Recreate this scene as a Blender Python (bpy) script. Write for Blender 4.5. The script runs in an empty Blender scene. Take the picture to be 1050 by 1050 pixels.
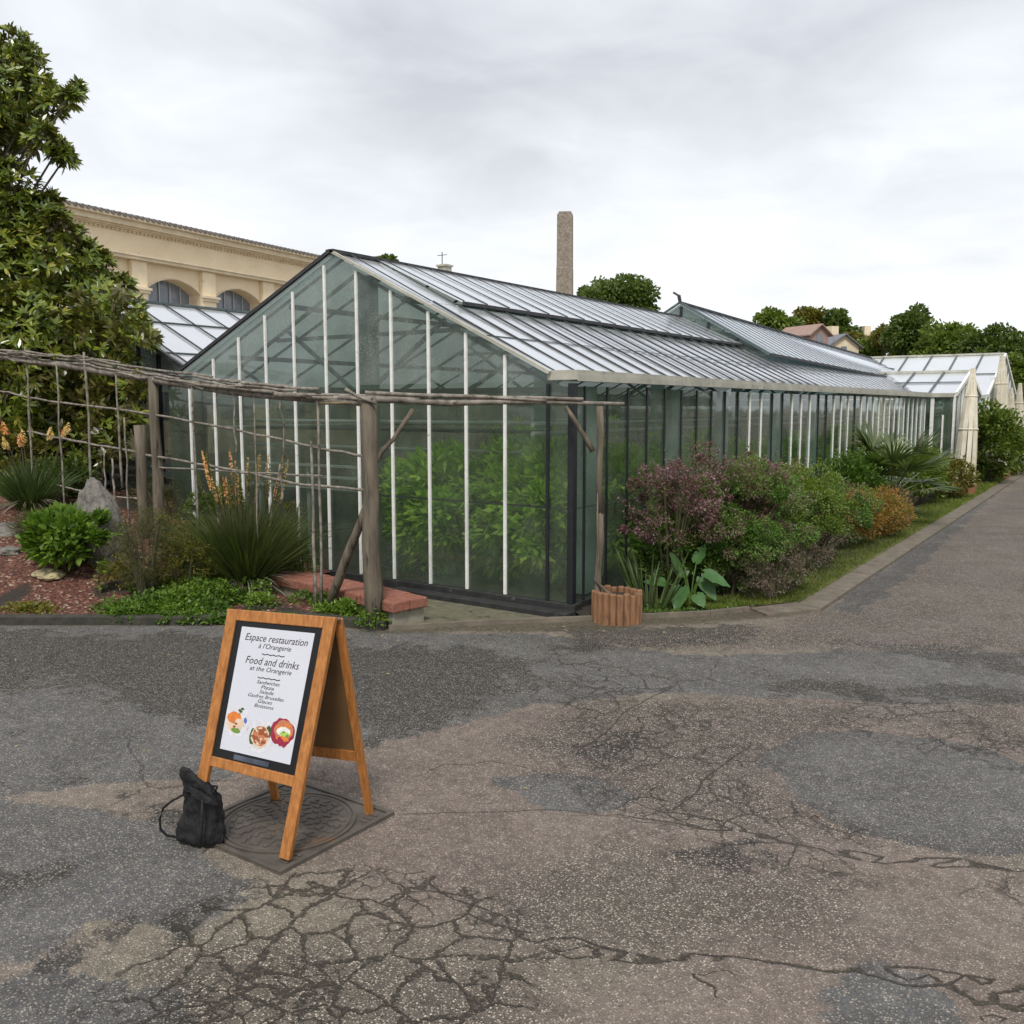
import bpy, math, random
import numpy as np
from mathutils import Vector, Matrix
random.seed(7); rng = np.random.default_rng(7)
scene = bpy.context.scene
COL = scene.collection
R = math.radians
PI = math.pi

# ------------------------------------------------------------------ camera
F = 948.; CC = 525.; H = 1.65
PITCH = math.atan(107/948.)
YAW = math.atan(665/(948*math.cos(PITCH)+107*math.sin(PITCH)))
cam = bpy.data.cameras.new('camera'); cam.sensor_width = 36; cam.lens = 36*F/1050
cam.clip_end = 2000; cam.clip_start = 0.05
camo = bpy.data.objects.new('camera', cam); COL.objects.link(camo)
camo.location = (0, 0, H); camo.rotation_euler = (PI/2-PITCH, 0, YAW)
scene.camera = camo
# ------------------------------------------------------------------ world (overcast sky) and sun
SUN_EL, SUN_AZ = R(52), R(150)
w = bpy.data.worlds.new('World'); scene.world = w; w.use_nodes = True
nt = w.node_tree; nt.nodes.clear()
out = nt.nodes.new('ShaderNodeOutputWorld')
sky = nt.nodes.new('ShaderNodeTexSky'); sky.sky_type = 'NISHITA'; sky.sun_disc = False
sky.sun_elevation = SUN_EL; sky.sun_rotation = SUN_AZ; sky.air_density = 1.5; sky.dust_density = 3
bg1 = nt.nodes.new('ShaderNodeBackground'); bg1.inputs[1].default_value = 0.08
nt.links.new(sky.outputs[0], bg1.inputs[0])
tc = nt.nodes.new('ShaderNodeTexCoord')
sep = nt.nodes.new('ShaderNodeSeparateXYZ'); nt.links.new(tc.outputs['Generated'], sep.inputs[0])
def wmath(op, a, b):
    n = nt.nodes.new('ShaderNodeMath'); n.operation = op
    for i, v in enumerate((a, b)):
        if v is None: continue
        if isinstance(v, (int, float)): n.inputs[i].default_value = v
        else: nt.links.new(v, n.inputs[i])
    return n.outputs[0]
zc = wmath('ADD', wmath('MAXIMUM', sep.outputs[2], 0.0), 0.16)
cx = wmath('DIVIDE', sep.outputs[0], zc); cy = wmath('DIVIDE', sep.outputs[1], zc)
cmb = nt.nodes.new('ShaderNodeCombineXYZ'); nt.links.new(cx, cmb.inputs[0]); nt.links.new(cy, cmb.inputs[1])
n1 = nt.nodes.new('ShaderNodeTexNoise'); n1.inputs['Scale'].default_value = 0.85; n1.inputs['Detail'].default_value = 7
n1.inputs['Roughness'].default_value = 0.5; n1.inputs['Distortion'].default_value = 0.35
nt.links.new(cmb.outputs[0], n1.inputs['Vector'])
n3 = nt.nodes.new('ShaderNodeTexNoise'); n3.inputs['Scale'].default_value = 2.6; n3.inputs['Detail'].default_value = 6; n3.inputs['Distortion'].default_value = .6
nt.links.new(cmb.outputs[0], n3.inputs['Vector'])
cr = nt.nodes.new('ShaderNodeValToRGB'); nt.links.new(wmath('ADD', wmath('MULTIPLY', n1.outputs[0], .68), wmath('MULTIPLY', n3.outputs[0], .32)), cr.inputs[0])
cr.color_ramp.elements[0].position = 0.38; cr.color_ramp.elements[0].color = (0.44, 0.46, 0.50, 1)
cr.color_ramp.elements[1].position = 0.60; cr.color_ramp.elements[1].color = (0.68, 0.70, 0.74, 1)
# brighter band towards the horizon
hz = nt.nodes.new('ShaderNodeMapRange'); nt.links.new(sep.outputs[2], hz.inputs[0])
hz.inputs[1].default_value = 0.0; hz.inputs[2].default_value = 0.34; hz.inputs[3].default_value = 1.0; hz.inputs[4].default_value = 0.0
n2 = nt.nodes.new('ShaderNodeTexNoise'); n2.inputs['Scale'].default_value = 1.4; n2.inputs['Detail'].default_value = 5
nt.links.new(cmb.outputs[0], n2.inputs['Vector'])
hm = wmath('MULTIPLY', hz.outputs[0], wmath('MULTIPLY', n2.outputs[0], 1.9))
mixc = nt.nodes.new('ShaderNodeMixRGB'); nt.links.new(wmath('MINIMUM', hm, 1.0), mixc.inputs[0])
nt.links.new(cr.outputs[0], mixc.inputs[1]); mixc.inputs[2].default_value = (0.84, 0.86, 0.885, 1)
bg2 = nt.nodes.new('ShaderNodeBackground'); nt.links.new(mixc.outputs[0], bg2.inputs[0]); bg2.inputs[1].default_value = 1.0
mx = nt.nodes.new('ShaderNodeMixShader'); mx.inputs[0].default_value = 0.93
nt.links.new(bg1.outputs[0], mx.inputs[1]); nt.links.new(bg2.outputs[0], mx.inputs[2]); nt.links.new(mx.outputs[0], out.inputs[0])
sl = bpy.data.lights.new('sun', 'SUN'); sl.energy = 1.9; sl.angle = R(14); sl.color = (1, .96, .9)
so = bpy.data.objects.new('sun', sl); COL.objects.link(so)
# light comes from behind-right of the camera
sdir = Vector((math.sin(SUN_AZ)*math.cos(SUN_EL), math.cos(SUN_AZ)*math.cos(SUN_EL), math.sin(SUN_EL)))
so.rotation_euler = sdir.to_track_quat('Z', 'Y').to_euler()
scene.view_settings.view_transform = 'Standard'; scene.view_settings.look = 'None'
scene.view_settings.exposure = 0.52; scene.view_settings.gamma = 1
scene.render.engine = 'CYCLES'
scene.cycles.max_bounces = 10; scene.cycles.transparent_max_bounces = 24; scene.cycles.transmission_bounces = 6

# ------------------------------------------------------------------ measuring helpers (photo pixel -> place on a real plane)
_f = np.array([-math.sin(YAW)*math.cos(PITCH), math.cos(YAW)*math.cos(PITCH), -math.sin(PITCH)])
_r = np.array([math.cos(YAW), math.sin(YAW), 0.]); _u = np.cross(_r, _f); _o = np.array([0, 0, H])
def ray(x, y): return (x-CC)/F*_r-(y-CC)/F*_u+_f
def G(x, y, z=0.): r = ray(x, y); return _o+r*((z-H)/r[2])
def DD(x, y, d): return _o+ray(x, y)*d
def onx(x, y, X): r = ray(x, y); return _o+r*(X/r[0])
def ony(x, y, Y): r = ray(x, y); return _o+r*(Y/r[1])
def onplane(x, y, P, Q):
    n = np.array([Q[1]-P[1], -(Q[0]-P[0]), 0.]); r = ray(x, y)
    return _o+r*((np.array([P[0], P[1], 0])-_o)@n/(r@n))

# ------------------------------------------------------------------ materials
class NT:
    def __init__(s, m): s.t = m.node_tree; s.n = s.t.nodes; s.l = s.t.links
    def new(s, typ, **k):
        n = s.n.new(typ)
        for a, b in k.items(): setattr(n, a, b)
        return n
    def put(s, sock, v):
        if isinstance(v, bpy.types.NodeSocket): s.l.new(v, sock)
        else: sock.default_value = v
    def math(s, op, a, b=0., c=None, clamp=False):
        n = s.new('ShaderNodeMath', operation=op, use_clamp=clamp); s.put(n.inputs[0], a); s.put(n.inputs[1], b)
        if c is not None: s.put(n.inputs[2], c)
        return n.outputs[0]
    def noise(s, vec, scale, detail=4, rough=.5, dist=0.):
        n = s.new('ShaderNodeTexNoise'); s.put(n.inputs['Vector'], vec); n.inputs['Scale'].default_value = scale
        n.inputs['Detail'].default_value = detail; n.inputs['Roughness'].default_value = rough; n.inputs['Distortion'].default_value = dist
        return n.outputs[0]
    def ramp(s, f, *st, interp='LINEAR'):
        n = s.new('ShaderNodeValToRGB'); s.put(n.inputs[0], f); e = n.color_ramp.elements; n.color_ramp.interpolation = interp
        while len(e) < len(st): e.new(.5)
        for i, (p, c) in enumerate(st):
            e[i].position = p; e[i].color = (c[0], c[1], c[2], 1) if not isinstance(c, (int, float)) else (c, c, c, 1)
        return n.outputs[0]
    def mix(s, f, a, b, blend='MIX'):
        n = s.new('ShaderNodeMixRGB', blend_type=blend); s.put(n.inputs[0], f)
        for k, v in ((1, a), (2, b)):
            if isinstance(v, tuple) and len(v) == 3: v = v+(1,)
            s.put(n.inputs[k], v)
        return n.outputs[0]
    def ss(s, v, a, b):
        n = s.new('ShaderNodeMapRange', interpolation_type='SMOOTHSTEP'); s.put(n.inputs[0], v)
        n.inputs[1].default_value = a; n.inputs[2].default_value = b; return n.outputs[0]
    def bump(s, h, strength=.3, dist=.01):
        n = s.new('ShaderNodeBump'); s.put(n.inputs['Height'], h); n.inputs['Strength'].default_value = strength
        n.inputs['Distance'].default_value = dist; return n.outputs[0]
def newmat(name):
    m = bpy.data.materials.new(name); m.use_nodes = True; m.node_tree.nodes.clear()
    t = NT(m); o = t.new('ShaderNodeOutputMaterial'); return m, t, o
def basic(name, c1, c2=None, scale=8, rough=.7, bump=.2, bdist=.004, metal=0., stretch=(1, 1, 1), spots=None, spec=.5, detail=6):
    m, t, o = newmat(name); p = t.new('ShaderNodeBsdfPrincipled'); t.l.new(p.outputs[0], o.inputs[0])
    tcn = t.new('ShaderNodeTexCoord'); mp = t.new('ShaderNodeMapping'); t.l.new(tcn.outputs['Object'], mp.inputs[0]); mp.inputs['Scale'].default_value = stretch
    v = mp.outputs[0]
    c2 = c2 or tuple(x*.7 for x in c1)
    n = t.noise(v, scale, detail, .6)
    c = t.ramp(n, (.3, c2), (.7, c1))
    if spots:
        c = t.mix(t.ss(t.noise(v, spots[1], 5, .65), spots[2], spots[2]+.12), c, spots[0])
    t.put(p.inputs['Base Color'], c); p.inputs['Roughness'].default_value = rough; p.inputs['Metallic'].default_value = metal
    p.inputs['Specular IOR Level'].default_value = spec
    if bump: t.put(p.inputs['Normal'], t.bump(t.noise(v, scale*3, 6, .7), bump, bdist))
    return m
def leafmat(name, *cols, rough=.45, trans=.3, spec=.4, patch=.35, back=None):
    m, t, o = newmat(name); p = t.new('ShaderNodeBsdfPrincipled'); g = t.new('ShaderNodeNewGeometry')
    tcn = t.new('ShaderNodeTexCoord')
    n = t.noise(tcn.outputs['Object'], 3.2, 2)
    if not name.startswith(('flower', 'dead', 'brown', 'litter', 'purple', 'pink', 'orange', 'petal')): cols = [(c[0]*1.45+.004, c[1]*1.05, c[2]*.9) for c in cols]
    f = t.math('ADD', t.math('MULTIPLY', g.outputs['Random Per Island'], 1-patch), t.math('MULTIPLY', t.ss(n, .3, .7), patch))
    c = t.ramp(f, *[(i/(max(1, len(cols)-1)), c) for i, c in enumerate(cols)])
    if back: c = t.mix(t.math('MULTIPLY', g.outputs['Backfacing'], .8), c, back)
    t.put(p.inputs['Base Color'], c); p.inputs['Roughness'].default_value = rough; p.inputs['Specular IOR Level'].default_value = spec
    tr = t.new('ShaderNodeBsdfTranslucent'); t.put(tr.inputs[0], t.mix(1., c, (1.0, 1.25, .5), 'MULTIPLY'))
    mxn = t.new('ShaderNodeMixShader'); mxn.inputs[0].default_value = trans
    t.l.new(p.outputs[0], mxn.inputs[1]); t.l.new(tr.outputs[0], mxn.inputs[2]); t.l.new(mxn.outputs[0], o.inputs[0])
    return m
M = {}
M['white_paint'] = basic('white_paint', (.86, .86, .83), (.68, .68, .63), 14, .55, .1, spots=((.3, .3, .24), 30, .62))
M['dark_bar'] = basic('dark_bar', (.018, .020, .024), (.010, .011, .014), 12, .5, .1)
M['roof_bar'] = basic('roof_bar', (.045, .047, .05), (.02, .02, .022), 12, .6, .1)
M['grey_beam'] = basic('grey_beam', (.09, .12, .115), (.05, .07, .07), 10, .5, .1)
M['teal_post'] = basic('teal_post', (.30, .40, .40), (.2, .28, .28), 5, .5, .1, spots=((.1, .13, .12), 9, .6))
M['gutter'] = basic('gutter', (.50, .49, .41), (.33, .32, .26), 5, .7, .15, spots=((.13, .125, .09), 12, .6))
M['sill'] = basic('sill', (.035, .036, .036), (.015, .015, .015), 10, .7, .4, spots=((.09, .1, .07), 20, .6))
M['weathered'] = basic('weathered', (.20, .165, .12), (.065, .053, .037), 22, .85, .7, .01, stretch=(1, 1, .12), spots=((.03, .026, .02), 26, .56))
M['stick'] = basic('stick', (.34, .305, .255), (.085, .072, .055), 16, .85, .7, .008, spots=((.03, .026, .02), 14, .58))
M['signwood'] = basic('signwood', (.50, .21, .055), (.27, .095, .02), 11, .5, .35, .002, stretch=(7, 7, .35), spots=((.16, .07, .025), 9, .64))
M['signback'] = basic('signback', (.16, .09, .035), (.12, .065, .025), 6, .6, .05)
M['black_panel'] = basic('black_panel', (.008, .008, .009), (.005, .005, .006), 6, .35, .03)
M['poster'] = basic('poster', (.62, .63, .68), (.58, .59, .65), 2, .35, 0)
M['ink'] = basic('ink', (.012, .012, .015), (.012, .012, .015), 2, .5, 0)
M['bag'] = basic('bag', (.016, .016, .018), (.006, .006, .007), 18, .62, 1., .010, spec=.4, stretch=(1, 1, .45))
M['soil'] = basic('soil', (.055, .042, .03), (.022, .017, .012), 14, .95, .9, .02)
M['stone_wall'] = basic('stone_wall', (.90, .77, .54), (.80, .66, .44), 1.6, .85, .25, .01, spots=((.5, .4, .25), 5, .62))
M['stone_trim'] = basic('stone_trim', (.84, .72, .52), (.66, .55, .38), 3, .85, .25, .01, spots=((.26, .2, .12), 6, .6))
M['roof_tile'] = basic('roof_tile', (.30, .27, .25), (.15, .13, .12), 6, .85, .4)
M['window_glass'] = basic('window_glass', (.26, .29, .34), (.15, .17, .21), 2, .12, 0)
M['concrete'] = basic('concrete', (.20, .17, .13), (.11, .092, .068), 7, .9, .5, .006, spots=((.07, .065, .045), 10, .6))
M['kerb'] = basic('kerb', (.060, .055, .043), (.026, .026, .018), 12, .9, .7, .01, spots=((.03, .04, .015), 9, .55))
M['apron'] = basic('apron', (.17, .155, .105), (.085, .08, .05), 9, .9, .7, .008, spots=((.045, .05, .02), 5, .55))
M['brick'] = basic('brick', (.33, .13, .085), (.2, .075, .05), 22, .9, .8, .008, spots=((.40, .30, .25), 45, .58))
M['block'] = basic('block', (.34, .32, .25), (.22, .2, .15), 16, .9, .6, .006, spots=((.1, .11, .06), 12, .6))
M['iron'] = basic('iron', (.135, .115, .095), (.075, .064, .054), 12, .62, .5, .003, metal=.25, spots=((.15, .085, .05), 6, .58))
M['rock'] = basic('rock', (.30, .28, .24), (.09, .085, .075), 11, .9, 1.0, .03, spots=((.06, .06, .05), 13, .57))
M['flat_rock'] = basic('flat_rock', (.52, .44, .25), (.25, .21, .13), 9, .9, .9, .02, spots=((.10, .09, .05), 14, .6))
M['chimney'] = basic('chimney', (.34, .29, .23), (.17, .145, .11), 7, .9, .9, .04, spots=((.13, .10, .075), 9, .56))
M['obelisk'] = basic('obelisk', (.74, .70, .58), (.52, .46, .34), 4, .85, .5, .01, stretch=(3, 3, .6), spots=((.2, .14, .07), 8, .6))
M['bark'] = basic('bark', (.12, .095, .07), (.05, .04, .03), 10, .9, .8, .02, stretch=(1, 1, .3))
M['stem'] = basic('stem', (.09, .085, .04), (.05, .045, .022), 10, .8, .3)
M['terracotta'] = basic('terracotta', (.36, .16, .08), (.22, .1, .05), 8, .85, .3)
M['slate'] = basic('slate', (.20, .21, .23), (.12, .13, .15), 4, .6, .2)
M['red_wall'] = basic('red_wall', (.36, .25, .20), (.27, .18, .15), 4, .85, .2)
M['pipe'] = basic('pipe', (.45, .48, .47), (.3, .32, .31), 6, .4, .05, metal=.2)
M['log'] = basic('log', (.33, .17, .08), (.13, .065, .035), 16, .8, .6, .006, stretch=(2, 2, .4), spots=((.07, .035, .02), 20, .62))

# glass with grime
def glassmat(name, tint, grime, glo, ghi, rough=.06, speck=True):
    m, t, o = newmat(name)
    tcn = t.new('ShaderNodeTexCoord'); v = tcn.outputs['Object']
    tr = t.new('ShaderNodeBsdfTransparent'); tr.inputs[0].default_value = tint+(1,)
    df = t.new('ShaderNodeBsdfDiffuse'); tl = t.new('ShaderNodeBsdfTranslucent')
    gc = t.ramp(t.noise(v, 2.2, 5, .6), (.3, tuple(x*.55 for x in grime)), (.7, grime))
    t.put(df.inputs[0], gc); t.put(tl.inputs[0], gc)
    a = t.new('ShaderNodeMixShader'); a.inputs[0].default_value = .45
    t.l.new(df.outputs[0], a.inputs[1]); t.l.new(tl.outputs[0], a.inputs[2])
    f = t.math('ADD', t.math('MULTIPLY', t.ss(t.noise(v, 1.3, 5, .62, .4), .35, .7), ghi-glo), glo)
    if speck:
        sp = t.ss(t.noise(v, 52, 4, .7), .52, .66)
        f = t.math('ADD', f, t.math('MULTIPLY', sp, t.math('MULTIPLY', t.ss(t.noise(v, 2.6, 4, .6), .42, .62), .5)), clamp=True)
    b = t.new('ShaderNodeMixShader'); t.put(b.inputs[0], f); t.l.new(tr.outputs[0], b.inputs[1]); t.l.new(a.outputs[0], b.inputs[2])
    gl = t.new('ShaderNodeBsdfGlossy'); gl.inputs['Roughness'].default_value = rough; gl.inputs[0].default_value = (.9, .95, .93, 1)
    t.put(gl.inputs['Normal'], t.bump(t.noise(v, 1.8, 2), .12, .05))
    fr = t.new('ShaderNodeLayerWeight'); fr.inputs[0].default_value = .5
    c = t.new('ShaderNodeMixShader'); t.put(c.inputs[0], t.math('ADD', .045, t.math('MULTIPLY', t.math('POWER', fr.outputs['Facing'], 4.), .75))); t.l.new(b.outputs[0], c.inputs[1]); t.l.new(gl.outputs[0], c.inputs[2])
    t.l.new(c.outputs[0], o.inputs[0]); return m
M['wall_glass'] = glassmat('wall_glass', (.86, .92, .85), (.27, .34, .25), .17, .42)
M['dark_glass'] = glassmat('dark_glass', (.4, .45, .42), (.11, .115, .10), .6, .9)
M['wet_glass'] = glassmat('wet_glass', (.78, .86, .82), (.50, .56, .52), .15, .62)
M['far_glass'] = glassmat('far_glass', (.5, .6, .56), (.25, .29, .26), .5, .8)
def roofmat(name, col, gloss=.25):
    m, t, o = newmat(name); tcn = t.new('ShaderNodeTexCoord'); v = tcn.outputs['Object']
    c = t.ramp(t.noise(v, 1.1, 6, .65), (.3, tuple(x*.88 for x in col)), (.65, col))
    c = t.mix(t.math('MULTIPLY', t.ss(t.noise(v, 9, 5, .7), .62, .8), .6), c, (.16, .17, .14))
    df = t.new('ShaderNodeBsdfDiffuse'); tl = t.new('ShaderNodeBsdfTranslucent'); t.put(df.inputs[0], c); t.put(tl.inputs[0], t.mix(1., c, (.82, .97, .92), 'MULTIPLY'))
    a = t.new('ShaderNodeMixShader'); a.inputs[0].default_value = .36; t.l.new(df.outputs[0], a.inputs[1]); t.l.new(tl.outputs[0], a.inputs[2])
    gl = t.new('ShaderNodeBsdfGlossy'); gl.inputs['Roughness'].default_value = .18; gl.inputs[0].default_value = (.95, .97, 1, 1)
    fr = t.new('ShaderNodeLayerWeight'); fr.inputs[0].default_value = .5
    b = t.new('ShaderNodeMixShader'); t.put(b.inputs[0], t.math('ADD', .06, t.math('MULTIPLY', t.math('POWER', fr.outputs['Facing'], 1.6), .88))); t.l.new(a.outputs[0], b.inputs[1]); t.l.new(gl.outputs[0], b.inputs[2])
    t.l.new(b.outputs[0], o.inputs[0]); return m
M['roof_glass'] = roofmat('roof_glass', (.95, .955, .96))
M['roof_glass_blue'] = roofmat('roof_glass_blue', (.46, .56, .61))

# leaves
M['magnolia'] = leafmat('magnolia', (.045, .10, .02), (.085, .175, .03), (.15, .25, .035), (.25, .30, .05), rough=.27, trans=.22, spec=.7, back=(.12, .10, .03))
M['dark_green'] = leafmat('dark_green', (.030, .075, .017), (.058, .125, .028), (.10, .18, .042))
M['tree_green'] = leafmat('tree_green', (.05, .11, .022), (.085, .17, .03), (.14, .24, .05), trans=.3)
M['olive_green'] = leafmat('olive_green', (.06, .09, .02), (.11, .15, .03), (.17, .17, .045))
M['bright_green'] = leafmat('bright_green', (.045, .12, .02), (.08, .20, .03), (.15, .31, .05), trans=.35)
M['mid_green'] = leafmat('mid_green', (.03, .09, .02), (.06, .16, .03), (.11, .24, .05))
M['yellow_green'] = leafmat('yellow_green', (.05, .12, .02), (.09, .19, .03), (.17, .28, .05))
M['purple_leaf'] = leafmat('purple_leaf', (.08, .14, .03), (.13, .15, .05), (.17, .08, .09), (.24, .11, .14), (.50, .32, .38), patch=.3, trans=.25)
M['purple_green'] = leafmat('purple_green', (.06, .13, .022), (.10, .19, .035), (.15, .26, .05), (.19, .11, .09), (.40, .26, .30), patch=.5)
M['pink_pale'] = leafmat('pink_pale', (.06, .09, .035), (.12, .13, .06), (.20, .13, .12), (.30, .22, .2))
M['orange_leaf'] = leafmat('orange_leaf', (.09, .13, .03), (.20, .20, .04), (.34, .20, .05), (.44, .17, .06), (.30, .28, .06), patch=.35)
M['brown_wisp'] = leafmat('brown_wisp', (.055, .065, .022), (.10, .10, .035), (.16, .14, .06))
M['blade'] = leafmat('blade', (.03, .075, .025), (.05, .12, .04), (.09, .17, .06), trans=.2)
M['dark_blade'] = leafmat('dark_blade', (.03, .06, .022), (.055, .105, .035), (.10, .16, .055), trans=.25)
M['palm'] = leafmat('palm', (.035, .09, .025), (.07, .14, .05), (.14, .21, .10), rough=.35, spec=.6)
M['dead_blade'] = leafmat('dead_blade', (.25, .22, .15), (.4, .37, .28))
M['flower_orange'] = leafmat('flower_orange', (.80, .20, .06), (.85, .45, .18), (.85, .68, .38), patch=.1)
M['flower_yellow'] = leafmat('flower_yellow', (.8, .55, .18), (.85, .68, .35), patch=.1)
M['flower_apricot'] = leafmat('flower_apricot', (.22, .2, .07), (.6, .40, .16), (.8, .58, .3), patch=.1)
M['inside_green'] = leafmat('inside_green', (.13, .30, .05), (.24, .50, .08), (.42, .70, .18), trans=.45)
M['ear_leaf'] = basic('ear_leaf', (.06, .14, .035), (.035, .09, .025), 14, .45, .3, .004)
M['grass'] = leafmat('grass', (.05, .11, .02), (.10, .19, .03), (.18, .25, .06))

# ------------------------------------------------------------------ object helpers
ORI = {}
def tag(o, label=None, cat=None, group=None, kind=None):
    if label: o['label'] = label
    if cat: o['category'] = cat
    if group: o['group'] = group
    if kind: o['kind'] = kind
    return o
def thing(name, loc, label, cat, group=None):
    o = bpy.data.objects.new(name, None); COL.objects.link(o); o.location = loc; o.empty_display_size = .1
    ORI[o.name] = np.array(loc, float); return tag(o, label, cat, group)
def link(name, me, mat, parent):
    o = bpy.data.objects.new(name, me); COL.objects.link(o)
    if mat: me.materials.append(mat)
    if parent: o.parent = parent
    return o
def origin_of(p):
    while p.parent: p = p.parent
    return ORI.get(p.name, np.array(p.location))
KS = .935
class MB:
    def __init__(s): s.v = []; s.f = []
    def add(s, V, Fc):
        b = len(s.v); s.v += [tuple(map(float, x)) for x in V]; s.f += [tuple(i+b for i in f) for f in Fc]; return s
    def box(s, a, b):
        x0, y0, z0 = a; x1, y1, z1 = b
        return s.add([(x0,y0,z0),(x1,y0,z0),(x1,y1,z0),(x0,y1,z0),(x0,y0,z1),(x1,y0,z1),(x1,y1,z1),(x0,y1,z1)],
                     [(0,3,2,1),(4,5,6,7),(0,1,5,4),(1,2,6,5),(2,3,7,6),(3,0,4,7)])
    def beam(s, p, q, w, h, up=(0, 0, 1)):      # rectangular bar p->q, w sideways, h along up
        p = np.array(p, float); q = np.array(q, float); d = q-p; d /= np.linalg.norm(d)
        sd = np.cross(d, up); sd = sd/np.linalg.norm(sd) if np.linalg.norm(sd) > 1e-6 else np.array([1., 0, 0]); u = np.cross(sd, d)
        a = sd*w/2; b = u*h/2
        V = [c+i*a+j*b for c in (p, q) for i, j in ((-1, -1), (1, -1), (1, 1), (-1, 1))]
        return s.add(V, [(0,3,2,1),(4,5,6,7),(0,1,5,4),(1,2,6,5),(2,3,7,6),(3,0,4,7)])
    def tube(s, pts, rad, n=8, jit=0., cap=True):
        pts = [np.array(p, float) for p in pts]; b = len(s.v); k = len(pts)
        if not hasattr(rad, '__len__'): rad = [rad]*k
        for i, p in enumerate(pts):
            d = pts[min(i+1, k-1)]-pts[max(i-1, 0)]; d /= (np.linalg.norm(d)+1e-9)
            a = np.cross(d, (0, 0, 1) if abs(d[2]) < .9 else (1, 0, 0)); a /= np.linalg.norm(a); c = np.cross(d, a)
            for j in range(n):
                t = 2*PI*j/n; r = rad[i]*(1+random.uniform(-jit, jit))
                s.v.append(tuple(p+(a*math.cos(t)+c*math.sin(t))*r))
        for i in range(k-1):
            for j in range(n):
                s.f.append((b+i*n+j, b+i*n+(j+1) % n, b+(i+1)*n+(j+1) % n, b+(i+1)*n+j))
        if cap: s.f.append(tuple(b+j for j in reversed(range(n)))); s.f.append(tuple(b+(k-1)*n+j for j in range(n)))
        return s
    def quad(s, a, b, c, d): return s.add([a, b, c, d], [(0, 1, 2, 3)])
    def slab(s, poly, thick):      # extrude polygon down by thick
        n = len(poly); lo = [(x, y, z-thick) for x, y, z in poly]
        return s.add(list(poly)+lo, [tuple(range(n)), tuple(reversed(range(n, 2*n)))]+[(i, i+n, (i+1) % n+n, (i+1) % n) for i in range(n)])
    def build(s, name, mat, parent=None, gs=False, smooth=False, bevel=0.):
        V = np.array(s.v)
        if gs: V = V*KS+np.array([0, 0, H*(1-KS)])
        if parent is not None: V = V-origin_of(parent)
        me = bpy.data.meshes.new(name); me.from_pydata(V.tolist(), [], s.f)
        if smooth: me.polygons.foreach_set('use_smooth', [True]*len(me.polygons))
        me.update()
        o = link(name, me, mat, parent)
        if bevel:
            md = o.modifiers.new('b', 'BEVEL'); md.width = bevel; md.segments = 2; md.limit_method = 'ANGLE'
        return o
def rep(o, offs, gs=True):
    k = KS if gs else 1
    r = []
    for d in offs:
        c = o.copy(); COL.objects.link(c); c.parent = o.parent; c.location = o.location+Vector(d)*k; r.append(c)
    return r
def struct(name, mb, mat, **k): o = mb.build(name, mat, None, **k); o['kind'] = 'structure'; return o

# leaf meshes, vectorised
def unit(a): return a/(np.linalg.norm(a, axis=-1, keepdims=True)+1e-9)
PROF = {'oval': [(0, .12), (.45, 1), (1, .06)], 'lance': [(0, .15), (.3, .9), (.7, .8), (1, .03)], 'blade': [(0, .8), (.35, 1), (.7, .7), (1, .05)], 'tri': [(0, .7), (1, .05)], 'broad': [(-.12, .5), (.15, 1), (.5, .85), (.8, .45), (1, .03)]}
def leaf_mesh(name, P, Dr, N, L, W, mat, parent=None, prof='oval', droop=.15, smooth=False, fold=0.):
    P = np.asarray(P, float); n = len(P); Dr = unit(np.asarray(Dr, float)); S = unit(np.cross(Dr, N)); Nn = unit(np.cross(S, Dr))
    L = np.broadcast_to(L, (n,)); W = np.broadcast_to(W, (n,)); pf = PROF[prof]; k = len(pf)
    V = np.zeros((n, k, 2, 3))
    for i, (t, w_) in enumerate(pf):
        c = P+Dr*(L*t)[:, None]; c[:, 2] -= droop*L*t*t
        off = S*(W*w_/2)[:, None]
        V[:, i, 0] = c-off+Nn*(W*w_*fold)[:, None]; V[:, i, 1] = c+off+Nn*(W*w_*fold)[:, None]
    V = V.reshape(-1, 3)
    if parent is not None: V = V-origin_of(parent)
    base = (np.arange(n)*k*2)[:, None, None]
    q = np.array([[2*i, 2*i+1, 2*i+3, 2*i+2] for i in range(k-1)])[None]
    Fq = (base+q).reshape(-1, 4)
    me = bpy.data.meshes.new(name); me.vertices.add(len(V)); me.vertices.foreach_set('co', V.ravel().astype(np.float32))
    me.loops.add(Fq.size); me.loops.foreach_set('vertex_index', Fq.ravel().astype(np.int32))
    me.polygons.add(len(Fq)); me.polygons.foreach_set('loop_start', (np.arange(len(Fq))*4).astype(np.int32))
    me.polygons.foreach_set('loop_total', np.full(len(Fq), 4, np.int32)); me.update(calc_edges=True)
    return link(name, me, mat, parent)
def rdir(n): return unit(rng.normal(size=(n, 3)))
def clumps(c, rad, m, rc, n, seedflat=-.2, hollow=.55):
    """n points gathered in m clumps inside the ellipsoid c/rad; returns points and outward directions"""
    d = rdir(m); d[:, 2] = np.where(d[:, 2] < seedflat, -d[:, 2]*.6, d[:, 2])
    rr = rng.uniform(hollow, 1, (m, 1))
    cc = np.array(c)+d*rr*np.array(rad)
    idx = rng.integers(0, m, n); sz = rng.uniform(.35, 1.5, m)*rc
    dd = rdir(n); r = rng.uniform(.35, 1, n)**.6
    P = cc[idx]+dd*(r*sz[idx])[:, None]*np.array([1, 1, .8])
    out = unit(dd*.8+d[idx]*.8+rng.normal(size=(n, 3))*.45)
    return P, out
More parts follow.
